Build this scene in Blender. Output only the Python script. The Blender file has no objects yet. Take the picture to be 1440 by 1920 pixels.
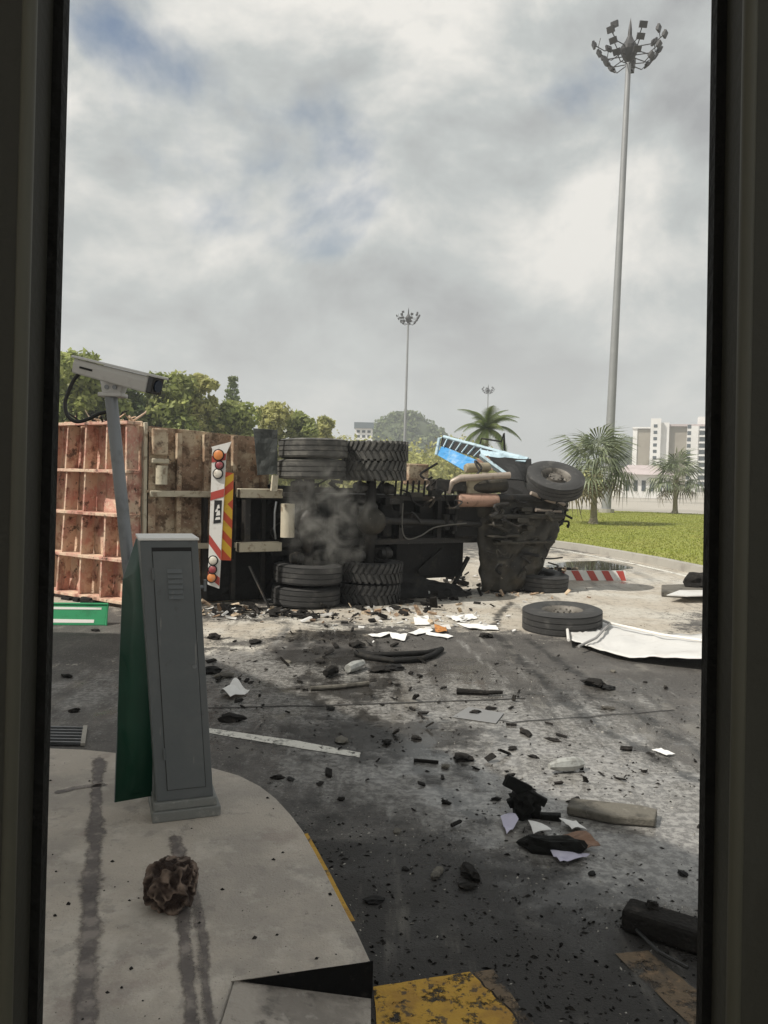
import bpy, bmesh, math, random
import numpy as np
from mathutils import Vector, Matrix, noise as mnoise
R = math.radians
rnd = random.Random(7)
SC = bpy.context.scene
COL = SC.collection

# ------------------------------------------------------------------ camera
F = 1500.0                       # focal length in photo pixels (1440 x 1920)
HC = 1.96                        # eye height
PITCH = math.atan(65 / 1500.0)
ROLL = R(1.4)
fw = Vector((0, math.cos(PITCH), -math.sin(PITCH)))
up0 = Vector((0, math.sin(PITCH), math.cos(PITCH)))
r0 = Vector((1, 0, 0))
upv = up0 * math.cos(ROLL) - r0 * math.sin(ROLL)
rv = r0 * math.cos(ROLL) + up0 * math.sin(ROLL)
CAM = Vector((0, 0, HC))
cd = bpy.data.cameras.new('camera')
cam = bpy.data.objects.new('camera', cd)
COL.objects.link(cam)
m = Matrix.Identity(4)
for i in range(3):
    m[i][0] = rv[i]; m[i][1] = upv[i]; m[i][2] = -fw[i]; m[i][3] = CAM[i]
cam.matrix_world = m
cd.sensor_fit = 'HORIZONTAL'; cd.sensor_width = 36.0; cd.lens = 36.0 * F / 1440.0
cd.clip_start = 0.05; cd.clip_end = 5000
SC.camera = cam

def ray(px, py): return fw + rv * ((px - 720) / F) + upv * ((960 - py) / F)
def G(px, py, z=0.0):            # photo pixel -> point on the level z
    d = ray(px, py); t = (z - HC) / d.z
    return CAM + d * t
def D(px, py, y):                # photo pixel -> point at the depth y
    d = ray(px, py); return CAM + d * (y / d.y)

# ------------------------------------------------------------------ world and sun
SUN_EL = R(50); SUN_AZ = Vector((-1.0, -0.45, 0)).normalized()   # where the sun stands
W = bpy.data.worlds.new('World'); SC.world = W; W.use_nodes = True
nt = W.node_tree; nt.nodes.clear()
def wn(t): return nt.nodes.new(t)
out = wn('ShaderNodeOutputWorld'); bg = wn('ShaderNodeBackground'); bg.inputs['Strength'].default_value = 0.1
sky = wn('ShaderNodeTexSky'); sky.sky_type = 'NISHITA'; sky.sun_disc = False
sky.sun_elevation = SUN_EL; sky.sun_rotation = math.atan2(SUN_AZ.x, SUN_AZ.y)
sky.air_density = 1.2; sky.dust_density = 2.5
tc = wn('ShaderNodeTexCoord')
mp = wn('ShaderNodeMapping'); mp.inputs['Scale'].default_value = (1, 1, 1.45); mp.inputs['Location'].default_value = (7.7, 4.1, 0.73); mp.inputs['Rotation'].default_value = (0, 0, R(-15))
nt.links.new(tc.outputs['Generated'], mp.inputs['Vector'])
n1 = wn('ShaderNodeTexNoise'); n1.inputs['Scale'].default_value = 2.3; n1.inputs['Detail'].default_value = 9; n1.inputs['Roughness'].default_value = 0.52; n1.inputs['Distortion'].default_value = 0.25
n2 = wn('ShaderNodeTexNoise'); n2.inputs['Scale'].default_value = 3.6; n2.inputs['Detail'].default_value = 8; n2.inputs['Roughness'].default_value = 0.57; n2.inputs['Distortion'].default_value = 0.2
nt.links.new(mp.outputs[0], n1.inputs['Vector']); nt.links.new(mp.outputs[0], n2.inputs['Vector'])
cov = wn('ShaderNodeMapRange'); cov.interpolation_type = 'SMOOTHSTEP'; cov.inputs[1].default_value = 0.29; cov.inputs[2].default_value = 0.40
nt.links.new(n1.outputs[0], cov.inputs[0])
shade = wn('ShaderNodeValToRGB')
cr = shade.color_ramp; cr.elements[0].position = 0.37; cr.elements[0].color = (3.7, 3.78, 3.85, 1)
cr.elements[1].position = 0.63; cr.elements[1].color = (9.0, 8.75, 8.2, 1)
e = cr.elements.new(0.5); e.color = (5.5, 5.75, 5.65, 1)
nt.links.new(n2.outputs[0], shade.inputs[0])
mixc = wn('ShaderNodeMix'); mixc.data_type = 'RGBA'
nt.links.new(cov.outputs[0], mixc.inputs[0]); nt.links.new(sky.outputs[0], mixc.inputs[6]); nt.links.new(shade.outputs[0], mixc.inputs[7])
sepz = wn('ShaderNodeSeparateXYZ'); nt.links.new(tc.outputs['Generated'], sepz.inputs[0])
hz = wn('ShaderNodeMapRange'); hz.interpolation_type = 'SMOOTHSTEP'; hz.inputs[1].default_value = -0.02; hz.inputs[2].default_value = 0.30; hz.inputs[3].default_value = 0.62; hz.inputs[4].default_value = 0.0
nt.links.new(sepz.outputs[2], hz.inputs[0])
mixh = wn('ShaderNodeMix'); mixh.data_type = 'RGBA'; mixh.inputs[7].default_value = (8.0, 8.0, 7.7, 1)
nt.links.new(hz.outputs[0], mixh.inputs[0]); nt.links.new(mixc.outputs[2], mixh.inputs[6])
nt.links.new(mixh.outputs[2], bg.inputs['Color']); nt.links.new(bg.outputs[0], out.inputs[0])

sl = bpy.data.lights.new('sun', 'SUN'); sl.energy = 5.0; sl.angle = R(0.6); sl.color = (1.0, 0.95, 0.86)
so = bpy.data.objects.new('sun', sl); COL.objects.link(so)
sdir = Vector((SUN_AZ.x * math.cos(SUN_EL), SUN_AZ.y * math.cos(SUN_EL), math.sin(SUN_EL)))
so.rotation_euler = sdir.to_track_quat('Z', 'Y').to_euler(); so.location = sdir * 40
SC.view_settings.view_transform = 'Standard'; SC.view_settings.look = 'None'
SC.view_settings.exposure = 0.0; SC.view_settings.gamma = 1.0; SC.view_settings.use_curve_mapping = False

# ------------------------------------------------------------------ materials
MATS = {}
def pm(name, base, rough=0.6, metal=0.0, layers=(), bump=0.0, bscale=40, spec=0.5, island=0.0, transl=0.0, trcol=None):
    """base colour plus noise layers (colour, scale, lo, hi, amount[, stretch])"""
    if name in MATS: return MATS[name]
    M = bpy.data.materials.new(name); M.use_nodes = True; t = M.node_tree
    b = t.nodes['Principled BSDF']
    geo = t.nodes.new('ShaderNodeNewGeometry')
    col = t.nodes.new('ShaderNodeRGB'); col.outputs[0].default_value = (*base, 1); cur = col.outputs[0]
    for L in layers:
        c, s, lo, hi, amt = L[:5]
        n = t.nodes.new('ShaderNodeTexNoise'); n.inputs['Scale'].default_value = s; n.inputs['Detail'].default_value = 7; n.inputs['Roughness'].default_value = 0.62
        v = geo.outputs['Position']
        mpn = t.nodes.new('ShaderNodeMapping')
        st = L[5] if len(L) > 5 else (1, 1, 1)
        mpn.inputs['Scale'].default_value = st; mpn.inputs['Location'].default_value = (len(MATS) * 1.7, s * 0.37, c[0] * 9)
        t.links.new(v, mpn.inputs[0]); t.links.new(mpn.outputs[0], n.inputs['Vector'])
        mr = t.nodes.new('ShaderNodeMapRange'); mr.interpolation_type = 'SMOOTHSTEP'
        mr.inputs[1].default_value = lo; mr.inputs[2].default_value = hi; mr.inputs[4].default_value = amt
        t.links.new(n.outputs[0], mr.inputs[0])
        mx = t.nodes.new('ShaderNodeMix'); mx.data_type = 'RGBA'; mx.inputs[7].default_value = (*c, 1)
        t.links.new(mr.outputs[0], mx.inputs[0]); t.links.new(cur, mx.inputs[6]); cur = mx.outputs[2]
    if island:
        mr = t.nodes.new('ShaderNodeMapRange'); mr.inputs[3].default_value = 1 - island; mr.inputs[4].default_value = 1 + island
        t.links.new(geo.outputs['Random Per Island'], mr.inputs[0])
        mu = t.nodes.new('ShaderNodeMix'); mu.data_type = 'RGBA'; mu.blend_type = 'MULTIPLY'; mu.inputs[0].default_value = 1
        t.links.new(cur, mu.inputs[6]); t.links.new(mr.outputs[0], mu.inputs[7]); cur = mu.outputs[2]
    t.links.new(cur, b.inputs['Base Color'])
    b.inputs['Roughness'].default_value = rough; b.inputs['Metallic'].default_value = metal
    b.inputs['Specular IOR Level'].default_value = spec
    if bump:
        n = t.nodes.new('ShaderNodeTexNoise'); n.inputs['Scale'].default_value = bscale; n.inputs['Detail'].default_value = 6
        t.links.new(geo.outputs['Position'], n.inputs['Vector'])
        bp = t.nodes.new('ShaderNodeBump'); bp.inputs['Strength'].default_value = bump; bp.inputs['Distance'].default_value = 0.02
        t.links.new(n.outputs[0], bp.inputs['Height']); t.links.new(bp.outputs[0], b.inputs['Normal'])
    if transl:
        tr = t.nodes.new('ShaderNodeBsdfTranslucent'); t.links.new(cur, tr.inputs[0])
        ms = t.nodes.new('ShaderNodeMixShader'); ms.inputs[0].default_value = transl
        o = t.nodes['Material Output']
        t.links.new(b.outputs[0], ms.inputs[1]); t.links.new(tr.outputs[0], ms.inputs[2]); t.links.new(ms.outputs[0], o.inputs[0])
    MATS[name] = M
    return M

SOOT = (0.012, 0.011, 0.010)
m_black = pm('charred_metal', (0.012, 0.0115, 0.011), 0.7, 0.0, [((0.055, 0.048, 0.037), 6, .54, .74, .7), ((.007, .0065, .006), 2.2, .45, .65, .8)], .5, 30, .22)
m_chass = pm('sooty_steel', (0.020, 0.018, 0.016), 0.6, 0.1, [((0.11, 0.085, 0.06), 3.5, .52, .72, .75), (SOOT, 1.2, .4, .6, .8), ((0.10, .09, .075), 14, .60, .7, .6)], .35, 25)
m_chass2 = pm('grey_hose', (.12, .115, .10), .6)
m_under = pm('burnt_floor', (0.038, 0.034, 0.026), 0.6, 0.1, [((0.085, 0.074, 0.055), 3, .48, .7, .7), ((.014, .013, .011), 2, .48, .66, .8), ((.24, .21, .165), 16, .62, .70, .6)], .6, 14, .4)
m_red = pm('red_dusty_paint', (0.53, 0.27, 0.21), 0.78, 0, [((0.66, 0.51, 0.37), 2.3, .40, .57, .85), ((0.26, 0.105, 0.07), 5, .52, .66, .8), ((0.62, 0.50, .37), 19, .55, .66, .7), ((0.05, .03, .022), 9, .57, .66, .85), ((0.10, .06, .045), 2.2, .57, .70, .6, (3, 3, .5))], .55, 24)
m_brown = pm('rusty_bed_steel', (0.30, 0.20, 0.13), 0.78, 0, [((0.58, 0.48, 0.34), 3.1, .43, .60, .8), ((0.10, 0.06, 0.035), 6, .5, .62, .85), ((0.45, 0.25, .15), 11, .58, .7, .6), ((0.62, .54, .40), 26, .58, .68, .6), ((0.04, .03, .02), 17, .6, .68, .8)], .45, 30)
m_cream = pm('cream_dusty_steel', (0.50, 0.45, 0.34), 0.75, 0, [((0.20, 0.14, 0.09), 8, .52, .66, .8), ((0.62, 0.57, .45), 4, .5, .7, .6)], .25, 40)
m_rub = pm('tyre_rubber', (0.060, 0.058, 0.053), 0.78, 0, [((0.17, 0.16, 0.14), 5, .46, .68, .7), ((0.018, 0.018, 0.017), 2, .5, .7, .7)], .3, 60)
m_rub2 = pm('tyre_rubber_dark', (0.034, 0.033, 0.032), 0.66, 0, [((0.10, 0.096, 0.088), 6, .5, .70, .7)], .25, 60)
m_flap = pm('mud_flap_rubber', (0.05, 0.055, 0.052), 0.7, 0, [((0.13, 0.135, 0.125), 6, .5, .7, .6)], .2, 60)
m_rim = pm('dirty_rim', (0.16, 0.145, 0.125), 0.6, .3, [((0.05, 0.043, 0.035), 9, .48, .62, .8)], .3, 40)
m_white = pm('white_paint', (0.72, 0.70, 0.66), .5, 0, [((0.45, 0.40, 0.34), 14, .55, .72, .5)])
m_rstripe = pm('red_stripe', (0.42, 0.06, 0.045), .5, 0, [((0.25, 0.05, 0.04), 14, .55, .72, .5)])
m_yel = pm('yellow_reflective', (0.80, 0.50, 0.04), .45, 0, [((0.55, 0.28, 0.05), 14, .58, .72, .5)])
m_orange = pm('orange_reflective', (0.66, 0.10, 0.04), .45, 0, [((0.45, 0.06, 0.03), 14, .58, .72, .5)])
m_amber = pm('amber_lens', (0.55, 0.19, 0.05), .35, 0, [((.4, .25, .15), 20, .5, .66, .7)])
m_redlens = pm('red_lens', (0.24, 0.04, 0.05), .35, 0, [((.3, .2, .17), 20, .5, .66, .6)])
m_clear = pm('clear_lens', (0.55, 0.51, 0.44), .35, 0, [((.3, .25, .2), 22, .5, .66, .6)])
m_blue = pm('blue_cab_paint', (0.05, 0.26, 0.55), .5, 0, [((0.30, 0.45, 0.55), 5, .52, .68, .6), ((0.03, .06, .1), 9, .62, .72, .7)], .15, 30)
m_pblue = pm('pale_blue_cab_paint', (0.42, 0.55, 0.62), .5, 0, [((0.20, 0.25, 0.28), 8, .5, .68, .7), ((0.05, .05, .05), 6, .62, .72, .8)], .15, 30)
m_tan = pm('tan_tank_paint', (0.30, 0.26, 0.18), .6, 0, [((0.12, 0.09, 0.06), 7, .5, .68, .8)], .2, 40)
m_pink = pm('pink_rust_tank', (0.36, 0.22, 0.16), .65, 0, [((0.15, 0.09, 0.06), 10, .5, .68, .8)], .2, 40)
m_pipe = pm('pale_exhaust_pipe', (0.36, 0.30, 0.25), .5, .3, [((0.15, 0.10, 0.07), 9, .5, .68, .7)], .15, 40)
m_gcab = pm('grey_cabinet_paint', (0.10, 0.11, 0.113), .45, 0, [((0.30, .29, .27), 7, .64, .72, .5, (4, 4, .4)), ((0.135, 0.14, 0.14), 3, .45, .7, .6), ((0.07, .07, .068), 16, .62, .75, .5)], .04, 60)
m_gcab2 = pm('dark_gap', (0.012, 0.012, 0.012), .8)
m_plinth = pm('grey_plinth', (0.17, 0.175, 0.165), .6, 0, [((0.36, 0.35, 0.32), 12, .52, .68, .7)], .2, 60)
m_gpan = pm('dark_green_sheet', (0.005, 0.046, 0.026), .40, 0, [((0.010, 0.062, 0.04), 3, .45, .7, .6)], .03, 30, .35)
m_green = pm('green_plastic', (0.03, 0.26, 0.11), .4, 0, [((0.02, 0.14, 0.06), 8, .5, .7, .5)])
m_pole = pm('galvanised_pole', (0.20, 0.21, 0.22), .45, .5, [((0.12, 0.125, 0.13), 7, .5, .7, .6)], .05, 60)
m_mast = pm('galvanised_mast', (0.27, 0.275, 0.28), .55, .3, [((0.34, 0.345, 0.345), .7, .45, .7, .6)])
m_lampd = pm('floodlight_dark', (0.045, 0.043, 0.043), .5, .2)
m_cctv = pm('cctv_housing', (0.50, 0.49, 0.47), .5, 0, [((0.36, 0.34, 0.33), 10, .5, .7, .5)], .03, 60)
m_gloss = pm('black_gloss', (0.012, 0.012, 0.013), .2)
m_cable = pm('black_cable', (0.012, 0.012, 0.012), .45)
m_conc = pm('island_concrete', (0.46, 0.41, 0.352), .88, 0, [((0.34, 0.308, 0.272), 1.6, .40, .60, .9), ((0.55, 0.505, 0.445), 5, .5, .68, .75), ((0.27, .245, .22), 9, .56, .66, .55), ((0.30, 0.25, .22), 60, .58, .68, .6), ((0.30, .25, .22), 2.6, .58, .70, .6), ((0.16, 0.135, .12), 24, .66, .73, .7), ((0.66, .60, .53), 110, .62, .7, .5)], .5, 110)
m_groove = pm('dirty_groove', (0.125, 0.108, 0.10), .7, 0, [((0.28, 0.245, 0.22), 9, .44, .62, .9), ((0.07, .06, .058), 4, .5, .7, .7)], .4, 50)
m_kerb = pm('kerb_concrete', (0.36, 0.34, 0.30), .9, 0, [((0.22, 0.20, 0.18), 2, .5, .7, .7)], .2, 40)
m_yline = pm('worn_yellow_paint', (0.46, 0.27, 0.035), .8, 0, [((0.30, 0.16, 0.03), 7, .46, .62, .7), ((0.06, 0.045, 0.03), 22, .54, .62, .9), ((0.05, .045, .04), 4, .58, .7, .8)], .3, 80)
m_bline = pm('dirty_faded_paint', (0.14, 0.10, 0.062), .85, 0, [((0.06, 0.05, 0.04), 8, .45, .6, .9), ((0.25, .16, .09), 20, .56, .68, .7)], .3, 80)
m_wline = pm('worn_white_paint', (0.66, 0.64, 0.58), .8, 0, [((0.25, 0.24, 0.22), 18, .54, .64, .7), ((0.10, .1, .09), 6, .6, .7, .7)], .2, 80)
m_crack = pm('crack_filler', (0.03, 0.028, 0.026), .8)
m_frame = pm('dark_olive_bezel', (0.014, 0.0132, 0.0075), .7, 0, [((0.021, 0.020, 0.0115), 2, .45, .68, .7, (1, 1, .15)), ((0.03, .03, .022), 6, .55, .7, .7, (1, 1, .2))], .1, 70)
m_frame2 = pm('olive_bead', (0.050, 0.048, 0.031), .55, 0, [((0.028, 0.027, 0.018), 3, .45, .68, .7, (1, 1, .3))])
m_matt = pm('matt_black', (0.007, 0.007, 0.006), .75, 0, [], .4, 50, .2)
m_paper = pm('white_paper', (0.75, 0.74, 0.72), .85, 0, [((0.5, 0.48, 0.44), 16, .56, .72, .5)])
m_lilac = pm('lilac_paper', (0.52, 0.50, 0.62), .85, 0, [((0.66, 0.65, 0.72), 16, .5, .7, .5)])
m_ash = pm('charred_debris', (0.015, 0.0135, 0.012), .85, 0, [((0.055, 0.047, 0.04), 12, .52, .7, .7)], .6, 60, .2)
m_rock = pm('burnt_rock', (0.028, 0.018, 0.014), .85, 0, [((0.07, 0.045, 0.035), 14, .5, .7, .7)], .6, 60, .3)
m_card = pm('brown_cardboard', (0.26, 0.16, 0.11), .85, 0, [((0.12, 0.075, 0.055), 9, .5, .68, .8)], .2, 50)
m_plank = pm('dirty_plank', (0.12, 0.11, 0.09), .85, 0, [((0.045, 0.04, 0.033), 5, .46, .62, .9), ((.2, .185, .16), 18, .56, .68, .6)], .4, 40)
m_clothw = pm('white_sheet_metal', (0.60, 0.59, 0.57), .5, 0, [((0.42, 0.40, 0.37), 3, .5, .7, .5), ((0.3, .28, .26), 14, .62, .72, .5)], .12, 12)
m_foil = pm('crushed_can', (0.45, 0.45, 0.42), .4, .4, [((0.2, .19, .17), 14, .5, .66, .7)], .3, 40)
m_trunk = pm('bark', (0.11, 0.085, 0.06), .9, 0, [((0.05, 0.04, 0.03), 3, .5, .7, .7)])
m_ptrunk = pm('palm_trunk', (0.26, 0.23, 0.16), .9, 0, [((0.12, 0.10, 0.07), 6, .5, .7, .8, (1, 1, 4))])
m_leafA = pm('leaf_green', (0.27, 0.31, 0.10), .55, 0, [((0.44, 0.45, 0.17), .5, .45, .65, .7)], 0, 40, .4, .5, .55)
m_leafB = pm('leaf_yellow_green', (0.47, 0.46, 0.19), .55, 0, [((0.29, 0.32, 0.12), .6, .45, .65, .7)], 0, 40, .4, .5, .55)
m_leafC = pm('leaf_dark', (0.16, 0.20, 0.085), .55, 0, [((0.26, 0.285, 0.11), .5, .45, .65, .7)], 0, 40, .4, .5, .45)
m_fan = pm('fan_palm_leaf', (0.15, 0.18, 0.105), .5, 0, [((0.27, 0.29, 0.17), 1.4, .45, .65, .7)], 0, 40, .5, .4, .25)
m_dryf = pm('dry_palm_leaf', (0.16, 0.135, 0.08), .7, 0, [((0.09, 0.085, 0.045), 2, .45, .65, .7)], 0, 40, .3, .4, .2)
m_feath = pm('feather_palm_leaf', (0.10, 0.14, 0.035), .5, 0, [((0.15, 0.17, 0.05), 1.2, .45, .65, .7)], 0, 40, .5, .4, .3)
m_bwall = pm('white_render', (0.80, 0.79, 0.77), .85, 0, [((0.66, 0.64, 0.61), .15, .45, .65, .7)])
m_bbrown = pm('brown_render', (0.30, 0.27, 0.22), .85, 0, [((0.25, 0.22, 0.18), .15, .45, .65, .7)])
m_bdark = pm('dark_window', (0.07, 0.085, 0.095), .25)
m_roof = pm('pink_grey_roof', (0.50, 0.43, 0.42), .8, 0, [((0.40, 0.34, 0.33), .6, .45, .65, .7)])
m_canopy = pm('canopy_white', (0.68, 0.67, 0.64), .7)

# ------------------------------------------------------------------ mesh builder
class MB:
    def __init__(s): s.v = []; s.f = []
    def add(s, vs, fs):
        b = len(s.v); s.v += [Vector(p) for p in vs]; s.f += [tuple(i + b for i in q) for q in fs]
    def obox(s, c, ax, ay, az, hx, hy, hz):
        c = Vector(c); ax = Vector(ax).normalized() * hx; ay = Vector(ay).normalized() * hy; az = Vector(az).normalized() * hz
        vs = [c + ax * i + ay * j + az * k for k in (-1, 1) for j in (-1, 1) for i in (-1, 1)]
        s.add(vs, [(0, 2, 3, 1), (4, 5, 7, 6), (0, 1, 5, 4), (2, 6, 7, 3), (0, 4, 6, 2), (1, 3, 7, 5)])
    def box(s, x0, x1, y0, y1, z0, z1):
        s.obox(((x0 + x1) / 2, (y0 + y1) / 2, (z0 + z1) / 2), (1, 0, 0), (0, 1, 0), (0, 0, 1), (x1 - x0) / 2, (y1 - y0) / 2, (z1 - z0) / 2)
    def hexa(s, p):   # 8 points, bottom ring 0-3 then top ring 4-7
        s.add(p, [(3, 2, 1, 0), (4, 5, 6, 7), (0, 1, 5, 4), (1, 2, 6, 5), (2, 3, 7, 6), (3, 0, 4, 7)])
    def beam(s, a, b, w, h, upd=(0, 0, 1)):
        a = Vector(a); b = Vector(b); d = b - a; L = d.length; d.normalize(); u = Vector(upd)
        sd = d.cross(u)
        if sd.length < 1e-4: sd = d.cross(Vector((1, 0, 0)))
        sd.normalize(); u = sd.cross(d)
        s.obox((a + b) / 2, d, sd, u, L / 2, w / 2, h / 2)
    def tube(s, pts, rad, n=10, cap=True):
        pts = [Vector(p) for p in pts]; k = len(pts)
        rads = rad if isinstance(rad, (list, tuple)) else [rad] * k
        prev = None; rings = []
        for i, p in enumerate(pts):
            d = (pts[min(i + 1, k - 1)] - pts[max(i - 1, 0)]).normalized()
            if prev is None:
                a = d.cross(Vector((0, 0, 1)))
                if a.length < 1e-3: a = d.cross(Vector((1, 0, 0)))
            else: a = prev - d * prev.dot(d)
            a.normalize(); b = d.cross(a); prev = a
            rings.append([p + (a * math.cos(2 * math.pi * j / n) + b * math.sin(2 * math.pi * j / n)) * rads[i] for j in range(n)])
        vs = [q for r_ in rings for q in r_]; fs = []
        for i in range(k - 1):
            for j in range(n):
                fs.append((i * n + j, i * n + (j + 1) % n, (i + 1) * n + (j + 1) % n, (i + 1) * n + j))
        if cap: fs.append(tuple(range(n - 1, -1, -1))); fs.append(tuple((k - 1) * n + j for j in range(n)))
        s.add(vs, fs)
    def lathe(s, prof, n=32, closed=False):   # profile (r, z) around z
        k = len(prof); vs = []; fs = []
        for j in range(n):
            a = 2 * math.pi * j / n
            for r_, z in prof: vs.append((r_ * math.cos(a), r_ * math.sin(a), z))
        for j in range(n):
            j2 = (j + 1) % n
            for i in range(k if closed else k - 1):
                i2 = (i + 1) % k
                fs.append((j * k + i, j2 * k + i, j2 * k + i2, j * k + i2))
        s.add(vs, fs)
    def prism(s, poly, d):   # polygon of 3d points pushed along d
        d = Vector(d); n = len(poly); vs = [Vector(p) for p in poly] + [Vector(p) + d for p in poly]
        s.add(vs, [tuple(range(n - 1, -1, -1)), tuple(range(n, 2 * n))] + [(i, (i + 1) % n, n + (i + 1) % n, n + i) for i in range(n)])
    def mesh(s, name, mat, org=(0, 0, 0), smooth=False, recalc=True):
        org = Vector(org); me = bpy.data.meshes.new(name)
        me.from_pydata([tuple(p - org) for p in s.v], [], s.f)
        if recalc:
            bm = bmesh.new(); bm.from_mesh(me); bmesh.ops.recalc_face_normals(bm, faces=bm.faces); bm.to_mesh(me); bm.free()
        if smooth:
            me.polygons.foreach_set('use_smooth', [True] * len(me.polygons)); me.set_sharp_from_angle(angle=R(38))
        me.materials.append(mat); me.update()
        return me
    def build(s, name, mat, parent=None, loc=None, smooth=False, bevel=0):
        org = wloc(parent) if parent else (Vector(loc) if loc is not None else Vector((0, 0, 0)))
        o = bpy.data.objects.new(name, s.mesh(name, mat, org, smooth)); COL.objects.link(o)
        if parent: o.parent = parent
        else: o.location = org
        if bevel:
            b = o.modifiers.new('bevel', 'BEVEL'); b.width = bevel; b.segments = 2; b.limit_method = 'ANGLE'
        return o
def spline(P_, k_=6):
    sp = []
    for i in range(len(P_) - 1):
        p0 = P_[max(i - 1, 0)]; p1 = P_[i]; p2 = P_[i + 1]; p3 = P_[min(i + 2, len(P_) - 1)]
        for k in range(k_):
            s_ = k / k_; sp.append(.5 * ((2 * p1) + (p2 - p0) * s_ + (2 * p0 - 5 * p1 + 4 * p2 - p3) * s_ ** 2 + (3 * p1 - p0 - 3 * p2 + p3) * s_ ** 3))
    sp.append(P_[-1]); return sp
def wloc(o):
    p = Vector((0, 0, 0))
    while o: p += o.location; o = o.parent
    return p
def tag(o, label, cat, group=None):
    o['label'] = label; o['category'] = cat
    if group: o['group'] = group
    return o
def struct(o): o['kind'] = 'structure'; return o
def stuff(o, label=None, cat=None):
    o['kind'] = 'stuff'
    if label: o['label'] = label; o['category'] = cat
    return o
def thing(name, loc, label, cat, group=None):
    o = bpy.data.objects.new(name, None); o.location = loc; o.empty_display_size = .2; COL.objects.link(o)
    return tag(o, label, cat, group)
def inst(name, me, parent, mat4=None):
    o = bpy.data.objects.new(name, me); COL.objects.link(o); o.parent = parent
    if mat4 is not None: o.matrix_local = mat4
    return o
def frame3(x, y, z, loc=(0, 0, 0)):
    M = Matrix.Identity(4)
    for i in range(3): M[i][0] = x[i]; M[i][1] = y[i]; M[i][2] = z[i]; M[i][3] = loc[i]
    return M
def axis_frame(zax, loc, xh=(1, 0, 0)):
    z = Vector(zax).normalized(); x = Vector(xh); x = (x - z * x.dot(z)).normalized(); return frame3(x, z.cross(x), z, loc)
def fbm(p, o=4): return mnoise.fractal(p, 1.0, 2.0, o)

# ------------------------------------------------------------------ ground
mb = MB(); mb.add([(-900, -60, -.03), (900, -60, -.03), (900, 1600, -.03), (-900, 1600, -.03)], [(0, 1, 2, 3)])
g = mb.build('ground', pm('far_ground', (0.40, 0.37, 0.32), .9, 0, [((0.28, 0.26, 0.22), .05, .45, .62, .8), ((0.46, .43, .38), .4, .5, .7, .6)])); struct(g)

def splat(P, items):
    out = np.zeros(len(P))
    for (px, py, rx, ry, ang, amt) in items:
        c = G(px, py); a = R(ang); dx = P[:, 0] - c.x; dy = P[:, 1] - c.y
        u = (dx * math.cos(a) + dy * math.sin(a)) / rx; v = (-dx * math.sin(a) + dy * math.cos(a)) / ry
        out += amt * np.exp(-(u * u + v * v))
    return out
def streak(P, pts, w, amt):
    out = np.zeros(len(P)); W_ = [G(*p) for p in pts]
    for a, b in zip(W_[:-1], W_[1:]):
        d = np.array([b.x - a.x, b.y - a.y]); L2 = d @ d
        q = P[:, :2] - np.array([a.x, a.y]); t = np.clip((q @ d) / L2, 0, 1)
        dist = np.linalg.norm(q - t[:, None] * d, axis=1); out = np.maximum(out, amt * np.exp(-(dist / w) ** 2))
    return out
xs = np.arange(-14, 16.01, .075); ys = np.arange(-3, 26.01, .075)
X, Y = np.meshgrid(xs, ys); P = np.stack([X.ravel(), Y.ravel(), np.zeros(X.size)], 1)
nx, ny = len(xs), len(ys)
pale = splat(P, [(470, 1180, 1.5, .7, 0, .75), (820, 1155, 2.2, .7, 0, .8), (180, 1120, 2.6, 1.2, 0, .9), (1000, 1150, 2.0, 1.4, 0, .9), (1250, 1115, 3.5, 2.0, 0, .75), (900, 1085, 6, 2.5, 0, .8),
                 (1120, 1050, 6, 4, 0, .6), (420, 1225, .7, .7, 0, .45), (1200, 1190, 2.0, .7, -20, .45), (150, 980, 6, 6, 0, .9), (1200, 1000, 10, 5, 0, .5), (150, 1250, 1.2, 1.0, 0, .28)])
sheen_film = splat(P, [(560, 1260, 1.6, .9, 0, .55), (760, 1330, 2.0, 1.0, 0, .55), (900, 1420, 1.8, .9, -20, .6), (1020, 1480, 1.2, .8, -10, .75), (1230, 1620, .8, .7, 0, .8), (650, 1450, 1.0, .6, 0, .35), (1150, 1330, 1.8, .9, 0, .3), (150, 1300, 1.4, 1.2, 0, .5), (1280, 1520, .8, .6, 0, .6), (480, 1240, 1.2, .6, 0, .5)])  # grey road marks, plus wet sky sheen painted as pale patches
for pts, w_, a_ in (([(540, 1172), (528, 1210), (590, 1290), (690, 1390), (800, 1500)], .05, .9), ([(560, 1180), (572, 1230), (680, 1350), (800, 1440)], .05, .8), ([(525, 1180), (505, 1230), (560, 1310), (640, 1400)], .04, .8), ([(860, 1200), (960, 1290), (1040, 1390), (1200, 1500)], .06, .8), ([(500, 1180), (480, 1240), (520, 1300)], .05, .8),
                     ([(890, 1190), (1010, 1290), (1180, 1410)], .05, .7), ([(640, 1320), (760, 1480), (830, 1560)], .03, .9), ([(590, 1200), (600, 1250), (720, 1350), (880, 1450)], .05, .6), ([(920, 1190), (1080, 1300), (1320, 1440)], .05, .5), ([(430, 1210), (420, 1290), (500, 1400)], .05, .5)):
    sheen_film = np.maximum(sheen_film, streak(P, pts, w_, a_))
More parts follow.
